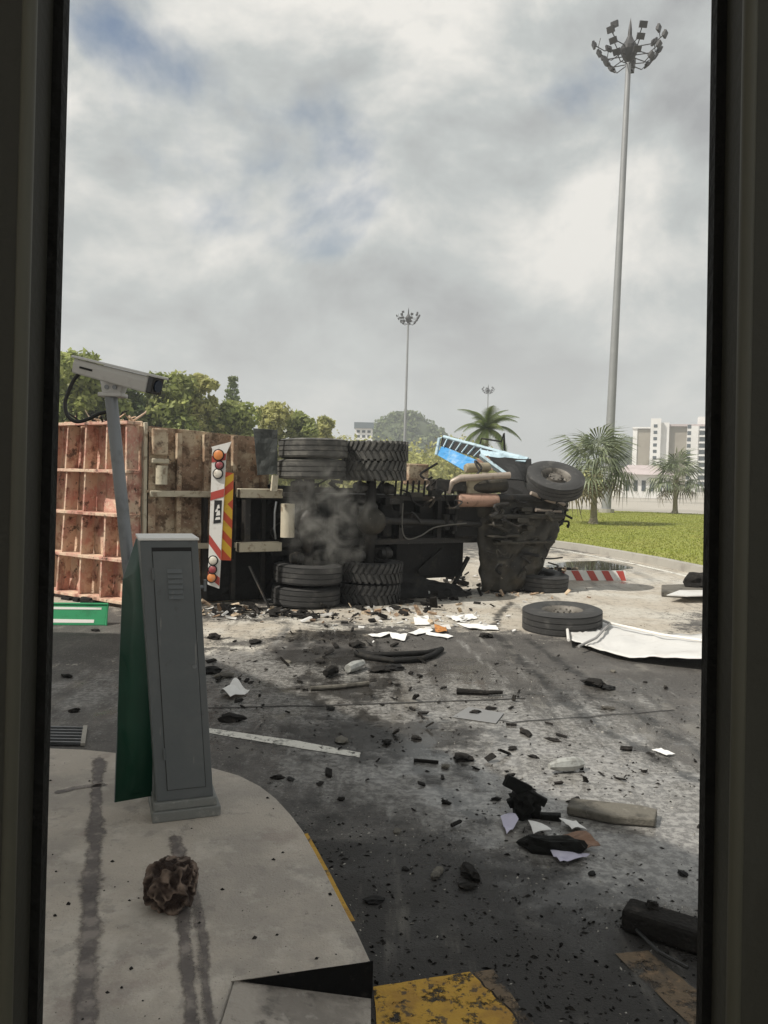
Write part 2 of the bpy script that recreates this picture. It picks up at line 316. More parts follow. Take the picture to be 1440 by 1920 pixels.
soot_shade = splat(P, [(615, 1190, .75, .35, 20, 1.1), (605, 1230, .7, .5, 0, 1.2), (640, 1290, .7, .6, 0, .8), (730, 1390, .8, .6, -30, .65), (870, 1370, .6, .4, 0, .4), (520, 1380, .8, .5, 0, .4), (1000, 1300, .9, .5, 0, .35), (1180, 1450, .8, .5, 0, .3), (700, 1130, 2.2, .35, 25, .7), (900, 1110, 1.6, .4, 20, .6), (430, 1145, 1.2, .4, 0, .5), (700, 1650, 1.0, .8, 0, .6), (950, 1830, 1.8, .7, 0, .85), (820, 1720, .8, .5, 0, .5), (500, 1500, .8, .5, 0, .35), (1150, 1330, 1.2, .7, 0, .25), (1000, 1105, 1, .3, 0, .5)])  # soot and oil, plus canopy shade painted into the nearest patches
for pts in ([(930, 1190), (1000, 1260), (1120, 1360), (1300, 1460)], [(700, 1200), (740, 1290), (900, 1480)], [(960, 1130), (935, 1150), (930, 1180)], [(600, 1200), (640, 1290), (760, 1420), (900, 1540)], [(560, 1200), (590, 1300), (680, 1430)], [(990, 1200), (1150, 1310), (1330, 1420)]):
    soot_shade = np.maximum(soot_shade, streak(P, pts, .10, .72))
wet = splat(P, [(800, 1330, 2.6, 1.4, 0, 1.0), (1000, 1470, 1.4, .9, 0, .9), (620, 1190, 1.0, .5, 0, .7), (1150, 1650, 1.0, .7, 0, .6), (1110, 1062, 1.6, .9, 0, 1.5), (1250, 1600, .9, .8, 0, .6), (700, 1250, 2, 1, 0, .5), (1250, 1060, 3, 1.2, 0, .6), (1200, 1090, 2.5, .8, 0, .5)])
me = bpy.data.meshes.new('road')
me.vertices.add(len(P)); me.vertices.foreach_set('co', P.astype(np.float32).ravel())
idx = np.arange(nx * ny).reshape(ny, nx)
q = np.stack([idx[:-1, :-1], idx[:-1, 1:], idx[1:, 1:], idx[1:, :-1]], -1).reshape(-1, 4)
me.loops.add(q.size); me.loops.foreach_set('vertex_index', q.ravel().astype(np.int32))
me.polygons.add(len(q)); me.polygons.foreach_set('loop_start', np.arange(0, q.size, 4, dtype=np.int32)); me.polygons.foreach_set('loop_total', np.full(len(q), 4, np.int32))
me.update()
at = me.attributes.new('stain_shade', 'FLOAT_COLOR', 'POINT')
cols = np.stack([np.clip(pale, 0, 1), np.clip(soot_shade, 0, 1), np.clip(wet, 0, 1), np.clip(sheen_film, 0, 1)], 1).astype(np.float32)
at.data.foreach_set('color', cols.ravel())
M = bpy.data.materials.new('wet_dirty_asphalt'); M.use_nodes = True; t = M.node_tree; b = t.nodes['Principled BSDF']
geo = t.nodes.new('ShaderNodeNewGeometry'); av = t.nodes.new('ShaderNodeAttribute'); av.attribute_name = 'stain_shade'
sep = t.nodes.new('ShaderNodeSeparateColor'); t.links.new(av.outputs['Color'], sep.inputs[0])
def nz(scale, det=8, rough=.62, stretch=(1, 1, 1), rot=0):
    mpn = t.nodes.new('ShaderNodeMapping'); mpn.inputs['Scale'].default_value = stretch; mpn.inputs['Rotation'].default_value = (0, 0, rot)
    t.links.new(geo.outputs['Position'], mpn.inputs[0])
    n = t.nodes.new('ShaderNodeTexNoise'); n.inputs['Scale'].default_value = scale; n.inputs['Detail'].default_value = det; n.inputs['Roughness'].default_value = rough
    t.links.new(mpn.outputs[0], n.inputs['Vector']); return n.outputs[0]
def ma(op, a, b_=None, clamp=False):
    n = t.nodes.new('ShaderNodeMath'); n.operation = op; n.use_clamp = clamp
    for i, x in enumerate((a, b_)):
        if x is None: continue
        if isinstance(x, (int, float)): n.inputs[i].default_value = x
        else: t.links.new(x, n.inputs[i])
    return n.outputs[0]
def ss(x, lo, hi, a=0., b_=1.):
    n = t.nodes.new('ShaderNodeMapRange'); n.interpolation_type = 'SMOOTHSTEP'; n.inputs[1].default_value = lo; n.inputs[2].default_value = hi; n.inputs[3].default_value = a; n.inputs[4].default_value = b_
    t.links.new(x, n.inputs[0]); return n.outputs[0]
def mixcol(fac, a, b_):
    n = t.nodes.new('ShaderNodeMix'); n.data_type = 'RGBA'; t.links.new(fac, n.inputs[0])
    for i, x in ((6, a), (7, b_)):
        if isinstance(x, tuple): n.inputs[i].default_value = (*x, 1)
        else: t.links.new(x, n.inputs[i])
    return n.outputs[2]
cA = mixcol(ss(nz(1.1), .4, .65), (0.060, 0.055, 0.050), (0.105, 0.097, 0.088))
cA = mixcol(ss(nz(70, 3), .55, .7, 0, .6), cA, (0.20, 0.185, 0.165))
cA = mixcol(ss(nz(26, 4), .56, .66, 0, .5), cA, (0.028, 0.026, 0.024))
dustc = mixcol(ss(nz(.9), .4, .62), (0.44, 0.39, 0.32), (0.52, 0.49, 0.43))
dustc = mixcol(ss(nz(9, 6, .7), .52, .64, 0, .75), dustc, (0.20, 0.17, 0.135))
pf = ma('ADD', sep.outputs[0], ma('MULTIPLY', ma('SUBTRACT', nz(3.2, 10, .7), .5), 1.7))
pf = ma('ADD', pf, ma('MULTIPLY', ma('SUBTRACT', nz(30, 6, .75), .5), 1.0))
c1 = mixcol(ss(pf, .36, .62), cA, dustc)
c1 = mixcol(ss(nz(55, 4, .7), .60, .66, 0, .75), c1, (0.42, 0.40, 0.36))
c1 = mixcol(ss(nz(38, 5, .75), .60, .67, 0, .85), c1, (0.022, 0.02, 0.018))
ff = ma('ADD', av.outputs['Alpha'], ma('MULTIPLY', ma('SUBTRACT', nz(2.6, 10, .72), .5), 1.5))
ff = ma('ADD', ff, ma('MULTIPLY', ma('SUBTRACT', nz(34, 6, .78), .5), 1.3))
ff = ma('ADD', ff, ma('MULTIPLY', ma('SUBTRACT', nz(5, 6, .7, (1, .10, 1), R(-38)), .5), 2.0))
c1 = mixcol(ss(ff, .38, .84, 0, .88), c1, mixcol(ss(nz(20, 5, .7), .42, .6), (.14, .134, .126), (.30, .29, .272)))
sf = ma('ADD', sep.outputs[1], ma('MULTIPLY', ma('SUBTRACT', nz(4.5, 8, .7), .5), 1.7))
c2 = mixcol(ss(sf, .32, .75, 0, .92), c1, (0.02, 0.018, 0.016))
drag = ss(nz(3.6, 6, .65, (1, .10, 1), R(-38)), .53, .66, 0, .5)
c3 = mixcol(drag, c2, mixcol(ss(nz(2), .45, .55), (0.04, .036, .032), (.22, .205, .18)))
t.links.new(c3, b.inputs['Base Color'])
wf = ma('ADD', sep.outputs[2], ma('MULTIPLY', ma('SUBTRACT', nz(2.4, 7, .65), .5), 1.9))
rg = ss(wf, .15, .75, .70, .12)
t.links.new(rg, b.inputs['Roughness'])
bp = t.nodes.new('ShaderNodeBump'); bp.inputs['Distance'].default_value = .012
t.links.new(ss(wf, .5, 1.1, .85, .05), bp.inputs['Strength'])
hh = ma('ADD', nz(90, 4, .7), ma('MULTIPLY', nz(14, 5), .8)); t.links.new(hh, bp.inputs['Height']); t.links.new(bp.outputs[0], b.inputs['Normal'])
me.materials.append(M)
road = bpy.data.objects.new('road', me); COL.objects.link(road); struct(road)

# traffic island the view stands on
ISZ = .15
edge = [G(697, 1800, ISZ), G(668, 1738, ISZ), G(640, 1685, ISZ), G(612, 1630, ISZ), G(590, 1590, ISZ), G(568, 1552, ISZ), G(545, 1522, ISZ), G(520, 1495, ISZ), G(490, 1472, ISZ), G(450, 1452, ISZ), G(400, 1438, ISZ), G(330, 1425, ISZ), G(240, 1412, ISZ), G(160, 1404, ISZ), G(60, 1400, ISZ)]
far_l = edge[-1]
poly = edge + [Vector((far_l.x - 3.2, far_l.y - .1, ISZ)), Vector((-6.2, -2.6, ISZ)), Vector((1.6, -2.6, ISZ)), Vector((1.6, 1.2, ISZ)), Vector((.95, 1.75, ISZ)), Vector((-.02, 1.90, ISZ)), Vector((-.50, 1.92, ISZ)), G(440, 1836, ISZ)]
mb = MB(); n = len(poly); cen = Vector((-2, 1.5, ISZ))
inner = [p + (cen - p).normalized() * .018 for p in poly]
low = [Vector((p.x, p.y, ISZ - .018)) for p in poly]; bot = [Vector((p.x, p.y, -.02)) for p in poly]
for p in inner: p.z = ISZ
mb.add(inner + low + bot, [tuple(range(n))] + [(i, (i + 1) % n, n + (i + 1) % n, n + i) for i in range(n)] + [(n + i, n + (i + 1) % n, 2 * n + (i + 1) % n, 2 * n + i) for i in range(n)])
isl = mb.build('pavement_island', m_conc, smooth=False); struct(isl)
def strip(pts, z, hw, th=.003):
    """flat ribbon along points, width 2*hw[i]"""
    mb = MB(); L = [];Rr = []
    for i, p in enumerate(pts):
        d = (pts[min(i + 1, len(pts) - 1)] - pts[max(i - 1, 0)]); d.z = 0; d.normalize(); s_ = Vector((-d.y, d.x, 0))
        w = hw[i] if isinstance(hw, list) else hw
        a = p + s_ * w; c = p - s_ * w; a.z = c.z = z; L.append(a); Rr.append(c)
    k = len(pts); mb.add(L + Rr, [(i, i + 1, k + i + 1, k + i) for i in range(k - 1)]); return mb
def ragged(M_):
    t = M_.node_tree; b = t.nodes['Principled BSDF']; o = t.nodes['Material Output']
    at_ = t.nodes.new('ShaderNodeAttribute'); at_.attribute_name = 'edge'
    g_ = t.nodes.new('ShaderNodeNewGeometry'); n = t.nodes.new('ShaderNodeTexNoise'); n.inputs['Scale'].default_value = 16; n.inputs['Detail'].default_value = 9; n.inputs['Roughness'].default_value = .7
    t.links.new(g_.outputs['Position'], n.inputs['Vector'])
    a_ = t.nodes.new('ShaderNodeMath'); a_.operation = 'ADD'; t.links.new(at_.outputs['Fac'], a_.inputs[0]); t.links.new(n.outputs[0], a_.inputs[1])
    mr = t.nodes.new('ShaderNodeMapRange'); mr.inputs[1].default_value = .92; mr.inputs[2].default_value = 1.22; mr.inputs[4].default_value = .9; t.links.new(a_.outputs[0], mr.inputs[0])
    tr_ = t.nodes.new('ShaderNodeBsdfTransparent'); ms = t.nodes.new('ShaderNodeMixShader'); t.links.new(mr.outputs[0], ms.inputs[0]); t.links.new(tr_.outputs[0], ms.inputs[1]); t.links.new(b.outputs[0], ms.inputs[2]); t.links.new(ms.outputs[0], o.inputs[0])
ragged(m_groove)
def groove(pxs, hw):
    pts = []
    W_ = [G(x, y, ISZ) for x, y in pxs]
    for a, b_ in zip(W_[:-1], W_[1:]):
        for k in range(10): pts.append(a.lerp(b_, k / 10))
    pts.append(W_[-1]); mb = MB(); vs = []; ed = []
    for i, p in enumerate(pts):
        d = (pts[min(i + 1, len(pts) - 1)] - pts[max(i - 1, 0)]).normalized(); s_ = Vector((-d.y, d.x, 0)); w = hw * (1 + .5 * mnoise.noise(p * 4))
        en = min(1, i / 3, (len(pts) - 1 - i) / 3)
        for k in (-1, -.5, 0, .5, 1): q_ = p + s_ * w * k; q_.z = ISZ + .003; vs.append(q_); ed.append((1 - abs(k)) * .95 * en)
    mb.add(vs, [(i * 5 + k, i * 5 + k + 1, (i + 1) * 5 + k + 1, (i + 1) * 5 + k) for i in range(len(pts) - 1) for k in range(4)])
    o = mb.build('groove', m_groove, isl); a_ = o.data.attributes.new('edge', 'FLOAT', 'POINT'); a_.data.foreach_set('value', ed); return o
groove([(190, 1408), (180, 1480), (180, 1560), (170, 1650), (168, 1750), (160, 1850), (155, 1960)], .085)
groove([(322, 1550), (345, 1640), (345, 1730), (350, 1800), (358, 1890), (362, 1960)], .06)
groove([(352, 1620), (368, 1690), (380, 1760), (382, 1830), (398, 1960)], .05)
groove([(95, 1490), (140, 1478), (215, 1470)], .07)
# worn yellow edge on the kerb
mb = strip([G(x, y, ISZ) + Vector((.002, .0, 0)) for x, y in ((572, 1558), (590, 1590), (612, 1630), (640, 1685), (660, 1722))], ISZ - .012, .012)
mb.build('edge_paint', m_yline, isl)
# dropped kerb: ramp cut into the island corner, with a thin black panel on its cut face
rA, rB = G(440, 1836, ISZ), G(697, 1800, ISZ)
mb = MB(); mb.add([rA + Vector((0, 0, -.004)), Vector((rB.x, rB.y, .006)), Vector((rB.x + .02, 1.90, .006)), Vector((-.50, 1.92, ISZ - .004))], [(0, 1, 2, 3)])
mb.build('ramp', pm('dirty_ramp_concrete', (.36, .325, .285), .9, 0, [((.22, .198, .175), 3, .44, .6, .9), ((.12, .108, .097), 8, .54, .66, .8), ((.42, .385, .34), 16, .55, .68, .6)], .5, 60), isl)
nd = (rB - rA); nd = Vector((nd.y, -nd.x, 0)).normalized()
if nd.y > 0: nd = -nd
m_wedge = pm('black_kerb_face', (.006, .006, .006), .9, 0, [((.03, .028, .026), 20, .6, .7, .6)], .3, 40, .15)
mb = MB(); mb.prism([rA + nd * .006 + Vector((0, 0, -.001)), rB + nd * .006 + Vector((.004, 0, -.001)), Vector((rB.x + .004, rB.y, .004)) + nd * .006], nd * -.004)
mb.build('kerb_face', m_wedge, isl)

# drain grate beside the island
gA, gB, gC, gD = G(60, 1398, .0), G(155, 1400, .0), G(160, 1366, .0), G(60, 1364, .0)
dg = thing('drain_grate', (gA + gC) / 2, 'dark steel drain grate set in the paving at the end of the island', 'grate')
mb = MB(); mb.prism([gA + Vector((0, 0, .005)), gB + Vector((0, 0, .005)), gC + Vector((0, 0, .005)), gD + Vector((0, 0, .005))], (0, 0, .004)); mb.build('pit', m_gcab2, dg)
for k in range(6):
    a = gA.lerp(gD, (k + .5) / 6); c = gB.lerp(gC, (k + .5) / 6)
    mb = MB(); mb.beam(a + Vector((0, 0, .016)), c + Vector((0, 0, .016)), .018, .014); mb.build('bar', m_pole, dg)
mb = MB(); mb.beam(gB + Vector((0, 0, .016)), gC + Vector((0, 0, .016)), .03, .02); mb.build('frame', m_kerb, dg)

# road paint
def wear(M_, sc, lo, hi):
    t = M_.node_tree; b = t.nodes['Principled BSDF']; o = t.nodes['Material Output']; g_ = t.nodes.new('ShaderNodeNewGeometry')
    n = t.nodes.new('ShaderNodeTexNoise'); n.inputs['Scale'].default_value = sc; n.inputs['Detail'].default_value = 10; n.inputs['Roughness'].default_value = .72; t.links.new(g_.outputs['Position'], n.inputs['Vector'])
    mr = t.nodes.new('ShaderNodeMapRange'); mr.inputs[1].default_value = lo; mr.inputs[2].default_value = hi; t.links.new(n.outputs[0], mr.inputs[0])
    tr_ = t.nodes.new('ShaderNodeBsdfTransparent'); ms = t.nodes.new('ShaderNodeMixShader'); t.links.new(mr.outputs[0], ms.inputs[0]); t.links.new(b.outputs[0], ms.inputs[1]); t.links.new(tr_.outputs[0], ms.inputs[2]); t.links.new(ms.outputs[0], o.inputs[0])
wear(m_yline, 9, .53, .60); wear(m_bline, 6, .48, .58); wear(m_wline, 14, .56, .62)
def paint(name, pxs, mat, label, z=.004):
    mb = MB(); pts = [G(x, y, z) for x, y in pxs]
    c = sum(pts, Vector()) / len(pts)
    # subdivide the outline and roughen it
    o = []
    for a, b_ in zip(pts, pts[1:] + pts[:1]):
        for k in range(8):
            p = a.lerp(b_, k / 8); j = fbm(p * 30) * .006; o.append(p + Vector((j, j * .7, 0)))
    mb.add(o, [tuple(range(len(o)))]); ob = mb.build(name, mat, loc=(c.x, c.y, z)); struct(ob); return ob
paint('road_marking', [(700, 1850), (880, 1822), (960, 1900), (1010, 1990), (715, 1990)], m_yline, '')
paint('road_marking', [(884, 1822), (925, 1818), (1010, 1935), (1060, 1990), (1012, 1990), (965, 1900)], m_bline, '')
paint('road_marking', [(1152, 1788), (1215, 1782), (1320, 1868), (1320, 1945)], m_bline, '')
paint('road_marking', [(392, 1365), (560, 1389), (676, 1411), (674, 1420), (540, 1399), (390, 1374)], m_wline, '')
def crack(pxs, hw):
    pts = []
    for (a, b_) in zip(pxs[:-1], pxs[1:]):
        A = G(*a); B = G(*b_)
        for k in range(12): p = A.lerp(B, k / 12); pts.append(p + Vector((0, mnoise.noise(p * 6) * .02, 0)))
    mb = strip(pts, .005, [hw * (1 + .6 * mnoise.noise(p * 13)) for p in pts]); ob = mb.build('road_joint', m_crack, road); return ob
crack([(390, 1328), (650, 1322), (1015, 1309)], .013)
crack([(860, 1338), (960, 1355), (1290, 1330)], .008)

# lawn with kerb on the right
near = [(930, 995), (1000, 1008), (1040, 1014), (1100, 1022), (1170, 1034), (1240, 1046), (1320, 1062), (1420, 1084), (1560, 1120)]
far_ = [(1700, 985), (1440, 972), (1320, 964), (1240, 961), (1130, 957), (1060, 954), (960, 950)]
LZ = .16
lp = [G(x, y, LZ) for x, y in near] + [G(x, y, LZ) for x, y in far_]
bm = bmesh.new(); vs = [bm.verts.new(p) for p in lp]; bm.faces.new(vs); bmesh.ops.triangulate(bm, faces=bm.faces[:])
me = bpy.data.meshes.new('lawn'); bm.to_mesh(me); bm.free()
m_lawn = pm('lawn_soil', (0.23, 0.25, 0.04), .9, 0, [((0.27, 0.26, 0.06), .5, .45, .65, .8), ((0.13, 0.16, 0.028), 2.2, .5, .68, .7)], .4, 20)
me.materials.append(m_lawn); lawn = bpy.data.objects.new('lawn', me); COL.objects.link(lawn); struct(lawn)
kp = [G(x, y, LZ) for x, y in near]
mb = MB()
for a, b_ in zip(kp[:-1], kp[1:]):
    d = (b_ - a).normalized(); s_ = Vector((d.y, -d.x, 0))
    mb.prism([a + s_ * .25 + Vector((0, 0, -.18)), b_ + s_ * .25 + Vector((0, 0, -.18)), b_ + Vector((0, 0, -.18)), a + Vector((0, 0, -.18))], (0, 0, .2))
kb = mb.build('kerb', m_kerb); struct(kb)
mb = MB()
for a, b_ in zip(kp[:-1], kp[1:]):
    d = (b_ - a).normalized(); s_ = Vector((d.y, -d.x, 0)); a = Vector((a.x, a.y, .004)); b_ = Vector((b_.x, b_.y, .004))
    mb.add([a + s_ * .75, b_ + s_ * .75, b_ + s_ * .62, a + s_ * .62], [(0, 1, 2, 3)])
struct(mb.build('road_marking', m_wline))
# grass blades on the lawn
def inside(p, pl):
    c = False; j = len(pl) - 1
    for i in range(len(pl)):
        if (pl[i].y > p[1]) != (pl[j].y > p[1]) and p[0] < (pl[j].x - pl[i].x) * (p[1] - pl[i].y) / (pl[j].y - pl[i].y) + pl[i].x: c = not c
        j = i
    return c
mb = MB(); x0, x1 = min(p.x for p in lp), max(p.x for p in lp); y0, y1 = min(p.y for p in lp), max(p.y for p in lp)
cnt = 0
while cnt < 60000:
    p = (rnd.uniform(x0, min(x1, 26)), y0 + (y1 - y0) * rnd.random() ** 1.5)
    if not inside(p, lp): continue
    cnt += 1; a = rnd.random() * 6.28; w = rnd.uniform(.008, .02); h = rnd.uniform(.02, .055)
    dx, dy = math.cos(a) * w, math.sin(a) * w
    mb.add([(p[0] - dx, p[1] - dy, LZ), (p[0] + dx, p[1] + dy, LZ), (p[0] + rnd.uniform(-.04, .04), p[1] + rnd.uniform(-.04, .04), LZ + h)], [(0, 1, 2)])
m_grass = pm('grass_blade', (0.24, 0.265, 0.045), .6, 0, [((0.33, 0.32, 0.09), .35, .45, .65, .8)], 0, 40, .3, .3, .3)
gs = bpy.data.objects.new('grass', mb.mesh('grass', m_grass, recalc=False)); COL.objects.link(gs); gs['kind'] = 'stuff'; tag(gs, 'short sunlit grass covering the lawn behind the kerb', 'grass')

# ------------------------------------------------------------------ toll canopy (beyond the frame, shades the foreground)
cn = thing('toll_canopy', (-8, 0, 0), 'flat white toll plaza canopy on round columns over the island', 'canopy')
mb = MB(); mb.prism([(-16, 7.4, 5.8), (-7.6, 7.4, 5.8), (0, -1.73, 5.8), (2.5, -4.73, 5.8), (2.5, -7, 5.8), (-16, -7, 5.8)], (0, 0, .5)); mb.build('roof', m_canopy, cn)
for x, y in ((-9.5, 5.5), (-9.5, -5), (-3.5, -5)):
    mb = MB(); mb.tube([(x, y, 0), (x, y, 5.79)], .25, 16); mb.build('column', m_canopy, cn, smooth=True)

# ------------------------------------------------------------------ phone bezel borders either side of the view, built as made-up posts
FD = 1.0
lt, lb = D(131, 0, FD), D(80, 1920, FD); rt, rb = D(1334, 0, FD), D(1305, 1920, FD)
def extend(a, b_, z): return a.lerp(b_, (z - a.z) / (b_.z - a.z))
bf = thing('phone_bezel', (0, FD, ISZ), 'dark olive phone bezel built as an upright frame with a bead along each post', 'bezel')
for (a, b_, sg) in ((lt, lb, -1), (rt, rb, 1)):
    T = extend(a, b_, 2.75); B = extend(a, b_, ISZ)
    off = Vector((sg, 0, 0)); yb = Vector((0, 1, 0))
    mb = MB()
    mb.prism([B + off * .012 - yb * .085, B + off * .125 - yb * .085, B + off * .125 - yb * .006, B + off * .012 - yb * .006], T - B)
    post = mb.build('post', m_frame, bf, bevel=.004)
    mb = MB(); mb.tube([B + off * .0125 - yb * .079, T + off * .0125 - yb * .079], .0085, 14); mb.build('bead', m_frame2, post, smooth=True)
    mb = MB(); mb.prism([B - yb * .018, B + off * .02 - yb * .018, B + off * .02, B], T - B); mb.build('bezel_edge', m_matt, post)
    mb = MB(); mb.tube([B + off * .066 - yb * .086, T + off * .080 - yb * .086], .006, 10); mb.build('rib', m_frame2 if sg < 0 else m_frame, post, smooth=True)
mb = MB(); mb.box(-.56, .56, FD - .085, FD - .006, 2.752, 2.87); mb.build('bezel_top', m_frame, bf, bevel=.004)
mb = MB(); mb.box(-.56, .56, FD - .083, FD - .008, ISZ + .001, ISZ + .03); mb.build('bezel_bottom', m_frame, bf)

# ------------------------------------------------------------------ cabinet, cctv
CY = R(20)
ca = Vector((math.cos(CY), math.sin(CY), 0)); cb = Vector((-math.sin(CY), math.cos(CY), 0))
c0 = G(350, 1535, ISZ) + cb * .16
cab = thing('barrier_cabinet', c0, 'tall narrow grey barrier cabinet with louvres leaning on the island', 'cabinet')
tilt = Vector((-.075, 0.0, 1)).normalized()
def cp(a, b_, z): return c0 + ca * a + cb * b_ + (tilt * z if z > 0 else Vector((0, 0, z)))
def cbox(a0, a1, b0, b1, z0, z1):
    mb = MB(); mb.hexa([cp(a0, b0, z0), cp(a1, b0, z0), cp(a1, b1, z0), cp(a0, b1, z0), cp(a0, b0, z1), cp(a1, b0, z1), cp(a1, b1, z1), cp(a0, b1, z1)]); return mb
mb = MB(); mb.box(c0.x, c0.x, 0, 0, 0, 0); mb = MB()
mb.hexa([c0 + ca * a + cb * b_ + Vector((0, 0, z)) for z in (0.0, .055) for a, b_ in ((-.175, -.175), (.175, -.175), (.175, .175), (-.175, .175))])
mb.build('plinth', m_plinth, cab, bevel=.006)
cbox(-.162, .162, -.165, .165, .055, .10).build('base_frame', m_plinth, cab, bevel=.006)
body = cbox(-.145, .145, -.15, .15, .10, 1.46).build('body', m_gcab, cab, bevel=.004)
cbox(-.152, .152, -.156, .156, 1.461, 1.475).build('cap', pm('sky_lit_cap', (.72, .71, .68), .4), cab, bevel=.003)  # pale colour stands in for sky light on the cabinet top
cbox(-.090, .110, -.1515, -.1495, .155, 1.425).build('door_gap', m_gcab2, cab)
door = cbox(-.087, .107, -.156, -.1512, .158, 1.405).build('door', m_gcab, cab, bevel=.002)
for k in range(6):
    z = 1.16 + k * .027
    mb = MB(); mb.hexa([cp(-.02, -.1562, z), cp(.055, -.1562, z), cp(.055, -.156, z + .018), cp(-.02, -.156, z + .018), cp(-.02, -.165, z - .002), cp(.055, -.165, z - .002), cp(.055, -.157, z + .018), cp(-.02, -.157, z + .018)])
    mb.build('louvre', m_gcab, door)
mb = MB(); mb.tube([cp(.146, -.05, 1.20), cp(.175, -.05, 1.20)], .012, 10); mb.obox(cp(.18, -.05, 1.21), ca, cb, (0, 0, 1), .006, .015, .03); mb.build('handle', m_pole, cab)
mb = MB(); mb.tube([cp(.088, -.1562, .80), cp(.088, -.162, .80)], .011, 14); mb.build('lock', m_pole, door, smooth=True)
for z in (.32, 1.26):
    mb = MB(); mb.tube([cp(-.092, -.158, z), cp(-.092, -.158, z + .06)], .006, 8); mb.build('hinge', m_gcab, door, smooth=True)
# bent green side sheet
dpt = c0.y - .02
gs_ = [(257, 1010), (280, 1024), (284, 1060), (232, 1086), (285, 1110), (226, 1220), (287, 1220), (221, 1360), (288, 1360), (216, 1504), (285, 1492)]
pt = [D(x, y, dpt + dy) for (x, y), dy in zip(gs_, (.12, -.02, -.03, .10, -.04, .05, -.05, .0, -.03, -.05, -.02))]
mb = MB()
tri = [(0, 1, 2), (0, 2, 3), (3, 2, 4), (3, 4, 6, 5), (5, 6, 8, 7), (7, 8, 10, 9)]
th = Vector((0, .006, 0)); nn = len(pt)
mb.add(pt, tri)
mb2 = mb.build('side_panel', m_gpan, cab); mb2.data.polygons.foreach_set('use_smooth', [True] * len(mb2.data.polygons))
sm = mb2.modifiers.new('solid', 'SOLIDIFY'); sm.thickness = .006; sm.offset = 1
mb2['label'] = 'bent dark green side panel hanging off the cabinet'
mb = MB(); mb.tube([pt[0], pt[3], pt[5], pt[7], pt[9]], .006, 8); mb.build('panel_rim', m_pole, mb2)

PD = c0.y + .42
ptop, pbot = D(208, 742, PD), G(283, 1470, ISZ)
pdir = (ptop - pbot)
cc = thing('security_camera', pbot, 'white security camera on a leaning galvanised pole behind the grey cabinet', 'security camera')
mb = MB(); mb.tube([pbot, pbot + pdir * .5, ptop], .036, 18); pole = mb.build('pole', m_pole, cc, smooth=True)
mb = MB(); mb.obox(pbot + Vector((0, 0, .008)), (1, 0, 0), (0, 1, 0), (0, 0, 1), .09, .09, .008); mb.build('base_plate', m_pole, cc)
hA, hB = D(146, 686, PD + .06), D(294, 724, PD - .10)
hd = (hB - hA).normalized(); hs = hd.cross(Vector((0, 0, 1))).normalized(); hu = hs.cross(hd)
mb = MB()
sec = [(-.5, -.5), (.5, -.5), (.56, .1), (.5, .42), (-.5, .42), (-.56, .1)]
ra, rb_ = [], []
for (a, b_) in sec: ra.append(hA + hs * a * .09 + hu * b_ * .092); rb_.append(hB - hd * .03 + hs * a * .105 + hu * b_ * .102)
mb.add(ra + rb_, [tuple(range(5, -1, -1)), tuple(range(6, 12))] + [(i, (i + 1) % 6, 6 + (i + 1) % 6, 6 + i) for i in range(6)])
hous = mb.build('housing', m_cctv, cc, bevel=.008)
mb = MB(); mb.hexa([hA - hd * .02 + hs * a * .066 + hu * z for z in (.050, .064) for a in (-1, 1)] and [hA - hd * .02 - hs * .056 + hu * .041, hA - hd * .02 + hs * .056 + hu * .041, hB + hd * .03 + hs * .064 + hu * .046, hB + hd * .03 - hs * .064 + hu * .046,
    hA - hd * .02 - hs * .047 + hu * .055, hA - hd * .02 + hs * .047 + hu * .055, hB + hd * .03 + hs * .056 + hu * .061, hB + hd * .03 - hs * .056 + hu * .061])
mb.build('sunshield', m_cctv, cc, bevel=.005)
mb = MB(); mb.obox(hB - hd * .012, hd, hs, hu, .018, .054, .049); mb.build('front_bezel', m_gloss, cc, bevel=.006)
mb = MB(); mb.tube([hB + hd * .005, hB + hd * .012], .035, 20); mb.build('lens', pm('lens_glass', (.02, .03, .05), .05), cc, smooth=True)
mb = MB(); mb.obox(hA + hd * .10 + hs * .051 - hu * .004, hd, hs, hu, .045, .003, .006); mb.build('slot', m_gcab2, hous)
brc = D(212, 732, PD)
mb = MB(); mb.obox(brc + Vector((0, 0, -.028)), (1, 0, 0), (0, 1, 0), (0, 0, 1), .07, .06, .012); mb.hexa([brc + Vector(p) for p in ((-.05, -.045, -.02), (.055, -.045, -.02), (.055, .045, -.02), (-.05, .045, -.02), (-.065, -.04, .06), (.075, -.04, .028), (.075, .04, .028), (-.065, .04, .06))])
br = mb.build('bracket', m_cctv, cc, bevel=.006)
mb = MB()
for k in range(2): mb.tube([brc + Vector((-.02 + k * .045, -.046, .014)), brc + Vector((-.02 + k * .045, -.054, .014))], .013, 12)
mb.build('bolt', m_pole, br)
kpts = [(152, 697), (139, 712), (128, 735), (122, 757), (126, 778), (138, 789), (152, 790), (170, 784), (185, 776), (205, 772)]
mb = MB(); P_ = [D(x, y, PD + .02) for x, y in kpts]
sp = []
for i in range(len(P_) - 1):
    p0 = P_[max(i - 1, 0)]; p1 = P_[i]; p2 = P_[i + 1]; p3 = P_[min(i + 2, len(P_) - 1)]
    for k in range(5):
        s_ = k / 5; sp.append(.5 * ((2 * p1) + (p2 - p0) * s_ + (2 * p0 - 5 * p1 + 4 * p2 - p3) * s_ ** 2 + (3 * p1 - p0 - 3 * p2 + p3) * s_ ** 3))
sp.append(P_[-1])
mb.tube(sp, .011, 10); mb.build('cable', m_cable, cc, smooth=True)

